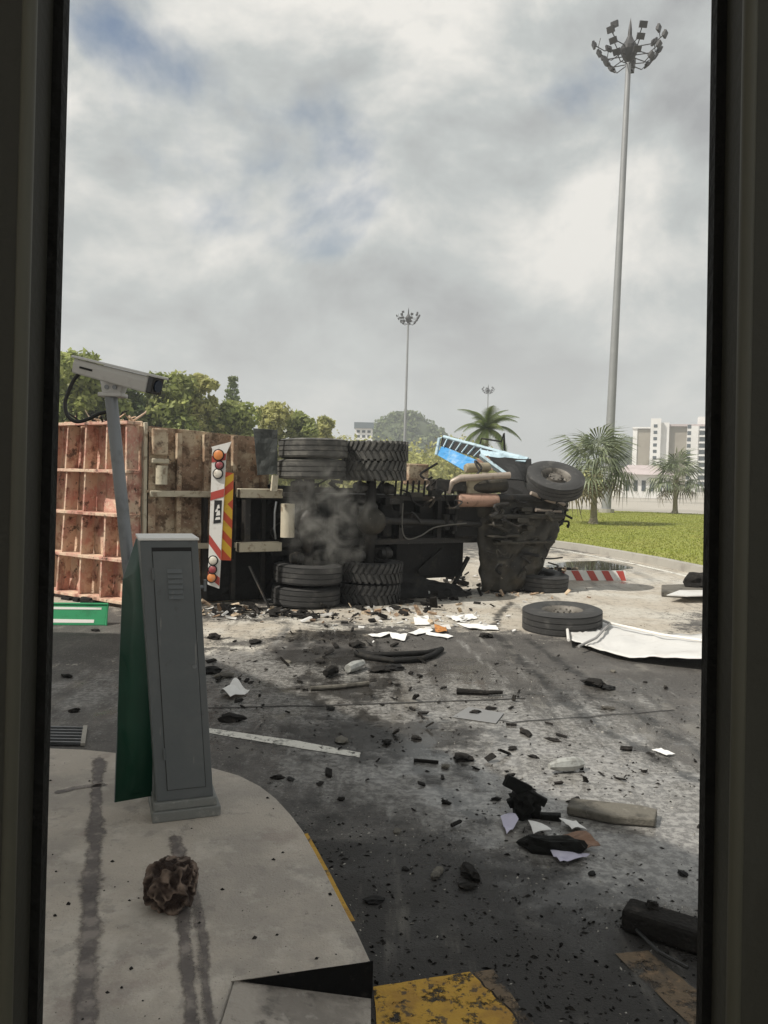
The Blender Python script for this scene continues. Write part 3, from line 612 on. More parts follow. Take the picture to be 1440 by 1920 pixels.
# ------------------------------------------------------------------ wheels
def tyre_mesh(kind, mat, Rr=.52, w=.305):
    mb = MB(); h = w / 2
    if kind == 'rib':
        prof = [(.27, -h * .80), (.30, -h * .92), (.38, -h), (.47, -h * .93), (.508, -h * .80)]
        gx = [-.62, -.2, .2, .62]
        for g_ in gx: prof += [(Rr, (g_ - .045) * h * 1.2), (Rr - .012, (g_ - .03) * h * 1.2), (Rr - .012, (g_ + .03) * h * 1.2), (Rr, (g_ + .045) * h * 1.2)]
        prof += [(.508, h * .80), (.47, h * .93), (.38, h), (.30, h * .92), (.27, h * .80), (.25, 0)]
        mb.lathe(prof, 56, True)
    else:
        prof = [(.27, -h * .80), (.30, -h * .92), (.38, -h), (.465, -h * .95), (.498, -h * .82), (.502, 0), (.498, h * .82), (.465, h * .95), (.38, h), (.30, h * .92), (.27, h * .80), (.25, 0)]
        mb.lathe(prof, 56, True)
        N = 34
        for k in range(N):
            for sd in (-1, 1):
                a = 2 * math.pi * (k + (.5 if sd > 0 else 0)) / N
                er = Vector((math.cos(a), math.sin(a), 0)); et = Vector((-math.sin(a), math.cos(a), 0)); ez = Vector((0, 0, 1))
                d1 = (ez + et * .55 * sd).normalized(); d2 = er.cross(d1)
                mb.obox(er * (Rr - .012) + ez * sd * h * .48, d1, d2, er, h * .50, .024, .016)
                mb.obox(er * (Rr - .020) + ez * sd * h * .90 + et * .03, ez, et, er, h * .09, .024, .022)
    return mb.mesh('tyre', mat, smooth=True)
def rim_mesh(mat, w=.285):
    mb = MB(); h = w / 2
    prof = [(.272, -h * .86), (.285, -h * .86), (.285, -h * .78), (.255, -h * .70), (.248, h * .70), (.285, h * .78), (.285, h * .86), (.272, h * .86), (.262, h * .80), (.235, h * .62), (.21, h * .10), (.17, -h * .05), (.13, h * .02), (.125, h * .62), (.09, h * .70), (.001, h * .70), (.001, -h * .4), (.2, -h * .3)]
    mb.lathe(prof, 40, True)
    for k in range(8):
        a = 2 * math.pi * k / 8
        c = Vector((math.cos(a) * .107, math.sin(a) * .107, h * .62)); mb.tube([c, c + Vector((0, 0, .03))], .013, 8)
    return mb.mesh('rim', mat, smooth=True)
def hole_mesh(w=.285):
    mb = MB(); h = w / 2
    for k in range(8):
        a = 2 * math.pi * (k + .5) / 8; c = Vector((math.cos(a) * .182, math.sin(a) * .182, -.012)); mb.tube([c, c + Vector((0, 0, .030))], .026, 12)
    return mb.mesh('hand_holes', m_gcab2)
TY_R, TY_L, TY_RD, TY_LD = tyre_mesh('rib', m_rub), tyre_mesh('lug', m_rub), tyre_mesh('rib', m_rub2), tyre_mesh('lug', m_rub2)
RIM = rim_mesh(m_rim); RIMD = rim_mesh(m_black); HOL = hole_mesh()

# ------------------------------------------------------------------ overturned dump truck
TH = R(29)
eu = Vector((math.cos(TH), math.sin(TH), 0)); eh = Vector((-math.sin(TH), math.cos(TH), 0)); ev = Vector((0, 0, 1))
AX = D(578, 1000, 12.1); AX.z = 0
TO = AX - eh * .5
tr = thing('dump_truck', TO, 'burnt overturned dump truck lying on its side with its underside showing', 'truck')
def T(u, h, v): return TO + eu * u + eh * h + ev * v
def tbox(u0, u1, h0, h1, v0, v1):
    mb = MB(); mb.hexa([T(u0, h0, v0), T(u1, h0, v0), T(u1, h1, v0), T(u0, h1, v0), T(u0, h0, v1), T(u1, h0, v1), T(u1, h1, v1), T(u0, h1, v1)]); return mb
def wheel(tm, rm, u, h, v, ax=(0, 0, 1), holes=True, rot=0.):
    Mx = axis_frame(ax, T(u, h, v) - TO) @ Matrix.Rotation(rot, 4, 'Z')
    o = inst('tyre', tm, tr, Mx); r_ = inst('rim', rm, o)
    if holes: inst('hand_holes', HOL, o)
    return o
for i, (tm, tmd, u) in enumerate(((TY_R, TY_RD, 0.0), (TY_L, TY_LD, 1.06))):
    wheel(tmd, RIMD, u - .02, .5, .155, (0.02, 0, 1), False, .3)
    wheel(tmd, RIMD, u + .01, .5, .485, (0.02, 0, 1), False, .7)
    wheel(tm, RIM, u + .02, .48, 2.055, (-.02, 0, 1), True, .2)
    wheel(tm, RIM, u + .04, .47, 2.36, (-.02, 0, 1), True, .5)
wheel(TY_RD, RIM, 4.78, .47, 1.97, (.06, -.50, .86), True, .2)
wheel(TY_RD, RIMD, 4.62, .62, .17, (0.05, -.08, 1), False)
# axles
for u in (0, 1.06):
    mb = MB(); mb.tube([T(u, .5, .3), T(u, .5, .95), T(u, .5, 1.0), T(u, .5, 1.5), T(u, .5, 1.55), T(u, .5, 2.3)], [.075, .085, .12, .12, .085, .075], 14)
    ax_ = mb.build('axle', m_chass, tr, smooth=True)
    mb = MB(); mb.lathe([(0.001, -.2), (.12, -.19), (.2, -.12), (.235, 0), (.2, .12), (.12, .19), (.001, .2)], 24)
    me_ = mb.mesh('differential', m_under if u else m_chass, smooth=True)
    o = inst('differential', me_, ax_, axis_frame(eh, T(u, .47, 1.26) - TO))
    mb = MB()
    for v in (.78, 1.74):
        mb.prism([T(u - .5, .70, v - .04), T(u, .60, v - .04), T(u + .5, .70, v - .04), T(u + .5, .76, v - .04), T(u, .69, v - .04), T(u - .5, .76, v - .04)], ev * .08)
    mb.build('leaf_spring', m_black, ax_)
# chassis rails: C channels
for v, sg in ((.87, 1), (1.67, -1)):
    mb = MB()
    for p in (tbox(-.98, 5.0, .74, 1.02, v - .005, v + .012), tbox(-.98, 5.0, .74, .752, v + (.013 if sg > 0 else -.085), v + (.085 if sg > 0 else -.006)), tbox(-.98, 5.0, 1.008, 1.02, v + (.013 if sg > 0 else -.085), v + (.085 if sg > 0 else -.006))):
        mb.add(p.v, p.f)
    mb.build('chassis_rail', m_chass, tr)
    tbox(-1.05, -.38, .60, .76, v - .06, v + .075).build('rail_end', m_cream, tr, bevel=.01)
for u in (-.9, .55, 1.75, 2.5, 3.3):
    tbox(u, u + .08, .78, .98, .885, 1.655).build('cross_member', m_chass, tr)
tbox(-1.20, -1.14, .56, .74, .72, 1.84).build('end_plate', m_black, tr)
mb = MB(); mb.tube([T(-.34, .50, 1.03), T(-.34, .50, 1.53)], .105, 20); hp = mb.build('hinge_roller', m_cream, tr, smooth=True)
mb = MB(); mb.tube([T(-.50, .56, 1.0), T(-.53, .54, 1.15), T(-.53, .54, 1.4), T(-.50, .56, 1.56)], .015, 8); mb.build('hose', m_pole, tr)
mb = MB(); mb.beam(T(-.60, .42, 1.72), T(-.58, .42, 1.95), .05, .09, eu); mb.build('flap_bracket', m_cream, tr)
# prop shaft, gearbox, engine
mb = MB(); mb.tube([T(1.25, .5, 1.26), T(1.45, .55, 1.26), T(2.55, .62, 1.22), T(2.6, .62, 1.22)], [.09, .055, .055, .09], 14); mb.tube([T(2.6, .62, 1.22), T(3.6, .64, 1.18)], .06, 14); mb.build('prop_shaft', m_chass, tr, smooth=True)
mb = MB(); mb.tube([T(2.56, .62, 1.10), T(2.56, .62, 1.36)], .07, 12); mb.tube([T(2.72, .60, 1.08), T(2.72, .60, 1.34)], .05, 12); mb.build('universal_joint', m_black, tr)
tbox(2.75, 3.5, .62, 1.1, .95, 1.6).build('gearbox', m_black, tr, bevel=.05)
tbox(1.75, 3.15, .92, 1.12, .25, 1.65).build('burnt_panel', m_black, tr, bevel=.02)
tbox(1.72, 2.55, .80, .93, .30, 1.0).build('battery_box', m_black, tr, bevel=.02)
tbox(2.35, 3.0, .60, .95, 1.75, 1.95).build('frame_bracket', m_chass, tr, bevel=.02)
mb = MB(); mb.tube(spline([T(1.62, .45, 1.55), T(1.60, .42, 1.15), T(1.7, .42, .98), T(2.0, .5, 1.02), T(2.3, .5, 1.16), T(2.9, .5, 1.22)]), .011, 8); mb.build('hose', m_chass2, tr, smooth=True)
for k in range(14):
    a = T(rnd.uniform(1.6, 3.4), rnd.uniform(.5, .8), rnd.uniform(1.5, 2.1)); pts = [a]
    for j in range(4): pts.append(pts[-1] + Vector((rnd.uniform(-.14, .2), rnd.uniform(-.08, .08), rnd.uniform(-.16, .14))))
    mb = MB(); mb.tube(spline(pts, 4), rnd.uniform(.008, .022), 6); mb.build('hose', rnd.choice([m_black, m_chass, m_pipe, m_black]), tr)
for k in range(6):
    u = 1.55 + k * .11; mb = MB(); mb.beam(T(u, .60, 1.66), T(u + .02, .60, 1.92), .02, .03); mb.build('radiator_bar', m_black, tr)
# tanks and pipes at the top of the frame
def cyl(name, a, b_, r_, mat, caps=True):
    d = (b_ - a); mb = MB(); e_ = d.normalized()
    mb.tube([a, a + e_ * .004, a + e_ * .03, a + e_ * .05, b_ - e_ * .05, b_ - e_ * .03, b_ - e_ * .004, b_], [r_ * .2, r_ * .75, r_ * .95, r_, r_, r_ * .95, r_ * .75, r_ * .2], 20)
    return mb.build(name, mat, tr, smooth=True)
cyl('air_tank', D(858, 938, 13.55), D(934, 938, 13.75), .115, m_pink)
cyl('air_tank', D(872, 878, 13.9), D(918, 876, 14.1), .085, m_tan)
mb = MB(); mb.tube([D(838, 925, 13.5), D(846, 905, 13.5), D(862, 897, 13.5), D(905, 894, 13.6), D(956, 891, 13.7)], .058, 14); mb.build('exhaust_pipe', m_pipe, tr, smooth=True)
cyl('silencer', D(858, 917, 13.7), D(950, 908, 13.9), .13, m_under)
tbox(2.95, 3.35, .55, .85, 1.70, 2.05).build('filter_box', m_tan, tr, bevel=.03)
tbox(1.95, 2.35, .85, 1.1, 1.85, 2.2).build('tank_bracket', m_brown, tr, bevel=.02)
# cab: floor, front, walls
def crump(mb, amp, sc, cuts=3):
    return mb
def panel(corners, nu, nv, amp, sc, name, mat, parent, thick=.02, seed=0.):
    """crumpled sheet between four corners"""
    a, b_, c, d = [Vector(p) for p in corners]; mb = MB(); vs = []; fs = []
    nrm = (b_ - a).cross(d - a).normalized()
    for j in range(nv + 1):
        for i in range(nu + 1):
            s_, t_ = i / nu, j / nv
            p = a.lerp(b_, s_).lerp(d.lerp(c, s_), t_)
            edge_ = 1.0
            vs.append(p + nrm * (fbm(p * sc + Vector((seed, 0, 0)), 3) * amp * edge_))
    for j in range(nv):
        for i in range(nu): fs.append((j * (nu + 1) + i, j * (nu + 1) + i + 1, (j + 1) * (nu + 1) + i + 1, (j + 1) * (nu + 1) + i))
    mb.add(vs, fs); o = mb.build(name, mat, parent)
    s_ = o.modifiers.new('solid', 'SOLIDIFY'); s_.thickness = thick; s_.offset = 0
    return o
def bulged(c4, nu, nv, bul, amp, sc, name, mat):
    a, b_, c, d = c4; mb = MB(); vs = []; fs = []
    for j in range(nv + 1):
        for i in range(nu + 1):
            s_, t_ = i / nu, j / nv; p = a.lerp(b_, s_).lerp(d.lerp(c, s_), t_); rid = abs(mnoise.noise(p * sc)) + .5 * abs(mnoise.noise(p * sc * 2.3))
            vs.append(p - eh * (bul * math.sin(math.pi * s_) ** .7 * math.sin(math.pi * min(1, .12 + .8 * t_)) ** .7 + amp * (rid - .3)))
    for j in range(nv):
        for i in range(nu): fs.append((j * (nu + 1) + i, j * (nu + 1) + i + 1, (j + 1) * (nu + 1) + i + 1, (j + 1) * (nu + 1) + i))
    mb.add(vs, fs); o = mb.build(name, mat, tr, smooth=True); m_ = o.modifiers.new('solid', 'SOLIDIFY'); m_.thickness = .03; return o
fl = bulged([T(3.32, .62, .02), T(4.34, .50, .02), T(5.30, .58, 1.7), T(3.15, .64, 1.62)], 34, 34, .20, .16, 2.6, 'cab_floor', m_under)
panel([T(4.33, .52, .02), T(4.65, 1.0, .0), T(5.5, 1.15, 1.9), T(5.31, .60, 1.7)], 8, 20, .12, 3, 'front_bumper', m_black, tr, .03, 3.)
panel([T(4.65, 1.0, .0), T(4.8, 2.7, .0), T(5.45, 2.7, 2.3), T(5.5, 1.15, 1.9)], 12, 16, .12, 2.4, 'cab_front', m_black, tr, .03, 5.)
# cab sump, beams and ribs on the floor
tbox(3.3, 4.9, .30, .44, 1.30, 1.38).build('floor_beam', m_under, tr, bevel=.02)
tbox(3.4, 4.7, .30, .42, .86, .91).build('floor_beam', m_under, tr, bevel=.02)
tbox(3.3, 4.9, .42, .58, 1.60, 1.72).build('front_axle_beam', m_chass, tr, bevel=.04)
mb = MB(); mb.tube([T(4.75, .8, .3), T(4.75, .78, 1.0), T(4.75, .7, 1.8)], .07, 12); mb.build('axle', m_under, tr, smooth=True)
mb = MB(); mb.tube([T(4.2, .42, 1.75), T(4.6, .40, 1.62), T(5.0, .45, 1.55)], .035, 10); mb.tube([T(4.3, .40, 1.45), T(4.9, .42, 1.42)], .03, 10); mb.build('steering_rod', m_pipe, tr, smooth=True)
# cab side (top, blue), rear wall
A_ = D(818, 851, 16.2); B_ = D(825, 821, 16.2); C_ = D(905, 838, 15.4); D_ = D(890, 880, 15.4)
cw = panel([D(818, 852, 15.9), D(876, 886, 14.9), D(905, 868, 14.9), D(828, 836, 15.9)], 12, 6, .05, 3, 'cab_wall', m_blue, tr, .02)
panel([D(826, 836, 15.92), D(908, 862, 14.95), D(924, 846, 15.1), D(830, 821, 16.0)], 14, 4, .03, 4, 'side_window', m_gcab2, tr, .015)
mb = MB(); mb.tube([D(818, 853, 15.88), D(824, 822, 15.96), D(832, 819, 15.98), D(932, 846, 15.1), D(990, 861, 14.7)], .035, 8); mb.build('window_frame', m_pblue, tr, smooth=True)
for k in range(7):
    s_ = (k + .5) / 7; a = Vector((826, 836)).lerp(Vector((905, 862)), s_); c = Vector((832, 822)).lerp(Vector((922, 847)), s_)
    mb = MB(); mb.beam(D(a.x, a.y, 15.86 - .95 * s_), D(c.x, c.y, 15.93 - .85 * s_), .02, .03); mb.build('grille_bar', m_pblue, cw)
panel([D(900, 842, 15.1), D(905, 866, 14.85), D(985, 868, 14.6), D(992, 858, 14.7)], 14, 5, .06, 4, 'cab_side', m_pblue, tr, .02, 2.)
panel([D(898, 858, 14.8), D(952, 898, 14.2), D(1000, 905, 14.4), D(996, 860, 14.6)], 10, 8, .05, 3, 'wheel_arch', m_gcab2, tr, .02, 1.)
mb = MB(); mb.beam(D(900, 855, 14.3), D(950, 892, 14.1), .05, .16, (0, -1, .3)); mb.build('door_pillar', m_pblue, tr)
panel([D(893, 862, 14.6), D(905, 880, 14.5), D(930, 880, 14.5), D(915, 853, 14.6)], 6, 6, .06, 6, 'crushed_trim', m_pink, tr, .02, 4.)
mb = MB(); mb.tube([D(900, 832, 15.5), D(903, 822, 15.5), D(940, 828, 15.2), D(945, 812, 15.2), D(946, 845, 15.2)], .018, 6); mb.build('mirror_bracket', m_black, tr)
# struts between frame and ground
mb = MB(); mb.beam(T(2.55, .7, .75), T(2.12, .75, .40), .05, .06); mb.build('strut', m_black, tr)
mb = MB(); mb.beam(T(3.1, .7, .62), T(2.72, .68, .02), .05, .06); mb.build('strut', m_black, tr)
panel([T(1.55, .45, .02), T(2.9, .30, .01), T(2.75, .55, .16), T(1.6, .75, .42)], 12, 6, .08, 4, 'fallen_mudguard', m_black, tr, .02)
tbox(1.7, 2.35, .95, 1.10, .02, .55).build('burnt_panel', m_black, tr, bevel=.02)
# bed floor: plate, ribs and side walls
bed = panel([T(-2.28, 1.18, .02), T(-.40, 1.18, .02), T(-.40, 1.18, 2.52), T(-2.28, 1.18, 2.62)], 24, 20, .04, 2.2, 'bed_floor', m_brown, tr, .02)
for k, u in enumerate((-2.27, -1.86, -1.46, -1.02, -.55)):
    w = .10 if k == 0 else .065
    for q_, (v0, v1) in enumerate(((.04, .86), (.89, 1.64), (1.68, 2.53))):
        tbox(u, u + w, 1.03, 1.165, v0, v1).build('bed_rib', m_brown if q_ == 2 or k < 2 else m_chass, bed)
for v in (.85, 1.66):
    tbox(-2.3, -.4, 1.00, 1.16, v, v + .035).build('bed_sill', m_brown, bed)
panel([T(-1.42, 1.10, .03), T(-.3, 1.10, .02), T(-.3, 1.10, .84), T(-1.42, 1.10, .84)], 8, 8, .05, 3, 'burnt_plate', m_black, tr, .02)
panel([T(-.98, 1.09, .90), T(-.3, 1.09, .90), T(-.3, 1.09, 1.64), T(-.98, 1.09, 1.64)], 8, 8, .05, 3, 'burnt_plate', m_black, tr, .02)
panel([T(-.45, 1.14, .02), T(1.85, 1.14, .02), T(1.85, 1.14, 1.72), T(-.45, 1.14, 1.80)], 24, 16, .14, 2.2, 'burnt_plate', m_black, tr, .03)
tbox(-2.3, -.4, 1.19, 2.3, 2.46, 2.53).build('bed_side', m_brown, tr)
tbox(-2.2, -.4, 1.19, 2.3, .0, .05).build('bed_side', m_brown, tr)
for u in (.2, .75, 1.35):
    tbox(u, u + .18, .62, 1.05, 1.0, 1.55).build('burnt_bracket', m_black, tr, bevel=.03)
for k in range(16):
    u = rnd.uniform(-.3, 1.8); mb = MB(); pts = [T(u, rnd.uniform(.7, 1.0), rnd.uniform(.6, 1.8))]
    for j_ in range(4): pts.append(pts[-1] + Vector((rnd.uniform(-.2, .25), rnd.uniform(-.06, .06), rnd.uniform(-.2, .2))))
    mb.tube(spline(pts, 4), rnd.uniform(.01, .03), 6); mb.build('hose', rnd.choice([m_black, m_chass]), tr)
tbox(-2.34, -2.29, 1.02, 1.30, .02, 2.66).build('bed_corner_post', m_cream, tr, bevel=.008)
tbox(-2.24, -2.02, .92, 1.05, 2.20, 2.58).build('hinge_plate', m_brown, tr, bevel=.02)
tbox(-2.24, -2.00, .94, 1.04, 2.08, 2.15).build('hinge_bar', m_cream, tr, bevel=.015)
mb = MB(); mb.tube([T(-2.10, .98, 1.78), T(-2.10, .98, 2.05)], .085, 16); mb.build('hinge_pin', m_cream, tr, smooth=True)
tbox(-2.26, -1.0, .96, 1.05, 1.60, 1.69).build('sill_lip', m_cream, tr, bevel=.012)
tbox(-2.0, -.7, .96, 1.05, .84, .92).build('sill_lip', m_cream, tr, bevel=.012)
# tailgate swung open to the left
ga = T(-2.36, 1.10, 0); gd = Vector((-.83, .558, 0)).normalized(); gn = Vector((gd.y, -gd.x, 0))
if gn.y > 0: gn = -gn
GL = 2.12; GH = 2.70
def TGp(s_, v, o_=0.): return ga + gd * s_ * (1.02 - .17 * v / GH) + gn * o_ + ev * v
tg = panel([TGp(0, .02), TGp(GL, .10), TGp(GL, GH), TGp(0, GH - .02)], 24, 26, .035, 2.6, 'tailgate', m_red, tr, .012, 8.)
def gbox(s0, s1, v0, v1, o0, o1):
    mb = MB(); mb.hexa([TGp(s0, v0, o0), TGp(s1, v0, o0), TGp(s1, v0, o1), TGp(s0, v0, o1), TGp(s0, v1, o0), TGp(s1, v1, o0), TGp(s1, v1, o1), TGp(s0, v1, o1)]); return mb
vcuts = [0.06, .66, 1.30, 1.93, 2.62]
for v in vcuts: gbox(-.02, GL + .06, v, v + .045, .03, .27).build('rib', m_red, tg, bevel=.006)
for i in range(4):
    for s_ in (.04, .53, 1.06, 1.58):
        j = rnd.uniform(-.04, .04)
        if rnd.random() < .12 and i == 2: continue
        mb = gbox(s_ + j, s_ + j + .035, vcuts[i] + .05, vcuts[i + 1] - .005, .03, .24)
        mb.build('rib', m_red, tg)
gbox(GL + .02, GL + .07, .05, GH - .02, -.03, .30).build('edge_flange', m_red, tg, bevel=.006)
# crumpled rubbish on the top edge of the gate
for k in range(46):
    s_ = rnd.uniform(.1, 1.5); a = TGp(s_, GH - .06, rnd.uniform(-.05, .2)); pts = [a]
    for j in range(3): pts.append(pts[-1] + Vector((rnd.uniform(-.13, .13), rnd.uniform(-.08, .08), rnd.uniform(-.06, .11))))
    mb = MB(); mb.tube(pts, [.022, .016, .012, .006], 5); o = mb.build('torn_strip', rnd.choice([m_black, m_ash, m_brown, m_red]), tr)
for k in range(7):
    s_ = rnd.uniform(.1, GL); gbox(s_, s_ + rnd.uniform(.1, .25), -.01, rnd.uniform(.04, .10), .1, .32).build('broken_lip', m_ash, tr, bevel=.02)
# mud flap
panel([D(483, 891, 11.72), D(520, 889, 11.78), D(520, 806, 11.72), D(475, 803, 11.66)], 8, 10, .05, 2.5, 'mud_flap', m_flap, tr, .02, 2.)
# striped rear board with lamps
bd = 11.35
def Q(x, y, o_=0.): return D(x, y, bd - o_)
mb = MB(); mb.prism([Q(389, 1096), Q(411, 1104), Q(424, 850), Q(398, 842)], (0, .03, 0)); hb = mb.build('rear_board', m_white, tr, bevel=.004)
mb = MB(); mb.prism([Q(398, 842, .002), Q(424, 850, .002), Q(434, 828, .002), Q(396, 838, .002)], (0, .025, 0)); mb.build('bent_tip', m_white, hb)
def edge_pt(t_): a = Vector((389, 1096)).lerp(Vector((398, 842)), t_); b_ = Vector((411, 1104)).lerp(Vector((424, 850)), t_); return a, b_
def bstripe(t0, t1, dt, mat):
    a0, _ = edge_pt(t0); a1, _ = edge_pt(t1); _, b0 = edge_pt(t0 + dt); _, b1 = edge_pt(t1 + dt)
    mb = MB(); mb.prism([Q(a0.x, a0.y, .004), Q(b0.x, b0.y, .004), Q(b1.x, b1.y, .004), Q(a1.x, a1.y, .004)], (0, .003, 0)); mb.build('stripe', mat, hb)
bstripe(.06, .12, -.04, m_rstripe); bstripe(.30, .37, -.09, m_rstripe); bstripe(.62, .68, .06, m_rstripe); bstripe(.90, .95, .05, m_rstripe)
mb = MB(); mb.prism([Q(400, 982, .004), Q(414, 980, .004), Q(416, 938, .004), Q(402, 938, .004)], (0, .003, 0)); npl = mb.build('number_plate', m_gcab2, hb)
for (x, y, w, h) in ((408, 972, 5, 3), (409, 962, 4, 5), (409, 950, 3, 4), (406, 957, 3, 3)):
    mb = MB(); mb.prism([Q(x - w, y + h, .006), Q(x + w, y + h - 1, .006), Q(x + w - 1, y - h, .006), Q(x - w + 2, y - h + 1, .006)], (0, .0015, 0)); mb.build('torn_flake', m_white, npl)
for (x, y, r_, mat) in ((409, 853, .085, m_amber), (411, 872, .065, m_redlens), (408, 888, .075, m_clear), (399, 1051, .072, m_clear), (398, 1068, .065, m_redlens), (396, 1083, .075, m_amber)):
    r_ *= .85; c = Q(x, y, .02); mb = MB(); mb.lathe([(.001, .008), (r_ * .6, .006), (r_ * .95, -.004), (r_, -.03)], 24)
    me_ = mb.mesh('tail_lamp', mat, smooth=True); o = inst('tail_lamp', me_, hb, axis_frame((-.12, -1, .1), c - TO))
    mb = MB(); mb.lathe([(r_, -.02), (r_ + .012, -.02), (r_ + .012, -.005), (r_, -.005)], 24, True); o2 = inst('lamp_rim', mb.mesh('lamp_rim', m_black, smooth=True), hb, axis_frame((-.12, -1, .1), c - TO))
mb = MB(); mb.prism([D(411, 1050, 11.42), D(433, 1051, 11.42), D(438, 887, 11.42), D(414, 884, 11.42)], (0, .02, 0)); cb_ = mb.build('chevron_board', m_orange, tr)
def cpnt(s_, t_):
    a = Vector((411, 1050)).lerp(Vector((414, 884)), t_); b_ = Vector((433, 1051)).lerp(Vector((438, 887)), t_); p = a.lerp(b_, s_); return D(p.x, p.y, 11.416)
for (t0, sgn) in ((.02, -1), (.24, -1), (.46, -1), (.56, 1), (.78, 1)):
    dd = .14 * sgn; w = .12
    q4 = [(0, t0 + (.14 if sgn < 0 else 0)), (1, t0 + (.14 if sgn < 0 else 0) + dd), (1, t0 + w + (.14 if sgn < 0 else 0) + dd), (0, t0 + w + (.14 if sgn < 0 else 0))]
    q4 = [(a, min(max(b_, .0), 1.)) for a, b_ in q4]
    mb = MB(); mb.prism([cpnt(*p) for p in q4], (0, .002, 0)); mb.build('stripe', m_yel, cb_)
# tilted dark strip leaning by the lower tyre
mb = MB(); mb.beam(D(468, 1062, 11.5), D(505, 1140, 11.4), .02, .16, (0, -1, .2)); mb.build('bent_strip', m_chass, tr)

for k in range(30):
    a = T(rnd.uniform(3.2, 4.8), rnd.uniform(.26, .40), rnd.uniform(.35, 1.75)); pts = [a]
    for j in range(3): pts.append(pts[-1] + eu * rnd.uniform(-.12, .3) + ev * rnd.uniform(-.12, .12) + eh * rnd.uniform(-.04, .04))
    mb = MB(); mb.tube(spline(pts, 4), rnd.uniform(.010, .035), 7); mb.build('pipe_run', rnd.choice([m_under, m_under, m_chass, m_chass, m_black]), tr, smooth=True)
for k in range(9):
    u = rnd.uniform(3.3, 4.4); v = rnd.uniform(.45, 1.55); tbox(u, u + rnd.uniform(.08, .3), .27, .55, v, v + rnd.uniform(.03, .10)).build('floor_bracket', m_under, tr, bevel=.02)
for (u, v) in ((-.22, .72), (-.22, 1.80), (.82, .72), (.82, 1.80), (1.3, .75), (1.3, 1.78)):
    mb = MB(); mb.lathe([(.001, -.09), (.07, -.09), (.085, -.03), (.098, -.02), (.098, .02), (.085, .03), (.07, .10), (.001, .10)], 16); inst('brake_chamber', mb.mesh('brake_chamber', m_chass, smooth=True), tr, axis_frame(eu, T(u, .42, v) - TO))
for k in range(26):
    u = rnd.uniform(-.4, 3.0); v = rnd.uniform(.7, 1.75); h = rnd.uniform(.45, .8); tbox(u, u + rnd.uniform(.05, .25), h, h + .12, v, v + rnd.uniform(.03, .14)).build('frame_bracket', rnd.choice([m_chass, m_black, m_under]), tr, bevel=.01)
# ------------------------------------------------------------------ loose things on the road
def lying_tyre():
    c = G(1053, 1181); t_ = thing('loose_tyre', c, 'loose truck tyre on its rim lying flat on the tarmac beside the white sheet', 'tyre')
    Mx = axis_frame((-.03, -.05, 1), (0, 0, .15))
    o = inst('tyre', TY_RD, t_, Mx); r_ = inst('rim', RIM, t_, Mx); return t_
lying_tyre()
def sheet_thing():
    p = [G(1060, 1140), G(1130, 1212), G(1072, 1200), G(1225, 1246), G(1330, 1238), G(1330, 1200)]
    base = G(1200, 1205); t_ = thing('metal_sheet', base, 'crumpled white sheet metal panel with tube frame lying under the loose tyre', 'metal sheet')
    a = G(1062, 1138, .06); b_ = G(1140, 1172, .06); c = G(1330, 1202, .10)
    n = 26; mb = MB(); vs = []; fs = []
    top = [Vector((1062, 1138)), Vector((1142, 1170)), Vector((1240, 1190)), Vector((1420, 1206))]
    bot = [Vector((1070, 1202)), Vector((1150, 1228)), Vector((1230, 1240)), Vector((1420, 1262))]
    def pl(L, s_):
        s_ = s_ * (len(L) - 1); i = min(int(s_), len(L) - 2); return L[i].lerp(L[i + 1], s_ - i)
    for j in range(13):
        for i in range(n + 1):
            s_, t2 = i / n, j / 12; q_ = pl(top, s_).lerp(pl(bot, s_), t2); w = G(q_.x, q_.y, .05)
            z = .05 + .05 * max(0, mnoise.noise(w * 2.6)) + .03 * abs(mnoise.noise(w * 7)) + (.10 * max(0, s_ - .5) * 2 * (t2 if t2 > .3 else .3)) + .10 * max(0, s_ - .55) * abs(math.sin(9 * s_))
            vs.append((w.x, w.y, z))
    for j in range(12):
        for i in range(n): fs.append((j * (n + 1) + i, j * (n + 1) + i + 1, (j + 1) * (n + 1) + i + 1, (j + 1) * (n + 1) + i))
    mb.add(vs, fs); o = mb.build('panel', m_clothw, t_, smooth=False); o.data.polygons.foreach_set('use_smooth', [True] * len(o.data.polygons))
    s_ = o.modifiers.new('solid', 'SOLIDIFY'); s_.thickness = .008
    mb = MB(); mb.tube([G(1066, 1200, .10), G(1060, 1142, .10), G(1068, 1138, .10), G(1142, 1168, .11), G(1240, 1190, .12), G(1330, 1203, .12)], .018, 8); mb.build('frame_tube', m_white, t_, smooth=True)
    mb = MB(); mb.tube([G(1142, 1170, .11), G(1118, 1196, .11), G(1085, 1212, .08)], .016, 8); mb.build('brace_tube', pm('grey_tube', (.28, .27, .26), .5), t_, smooth=True)
sheet_thing()
# striped barrier arm
def boom():
    a = G(1012, 1088); b_ = G(1174, 1089); d = (b_ - a).normalized(); t_ = thing('striped_barrier', (a + b_) / 2, 'red and white striped barrier board lying on the road by the cab', 'barrier')
    L = (b_ - a).length; nrm = Vector((0, -.5, .86)); up_ = Vector((0, .86, .5))
    up_ = Vector((0, .25, .97)).normalized()
    mb = MB(); mb.prism([a, b_, b_ + up_ * .20, a + up_ * .20], (0, .05, 0)); bo = mb.build('board', m_white, t_, bevel=.004)
    for k in range(6):
        s0 = .02 + k * .175
        def q2(s_, t2): return a + d * min(max(s_, 0), 1) * L + up_ * .20 * t2 + Vector((0, -.004, 0))
        mb = MB(); mb.prism([q2(s0 + .05, .0), q2(s0 + .135, 0), q2(s0 + .075, 1), q2(s0 - .01, 1)], (0, .003, 0)); mb.build('stripe', m_rstripe, bo)
boom()
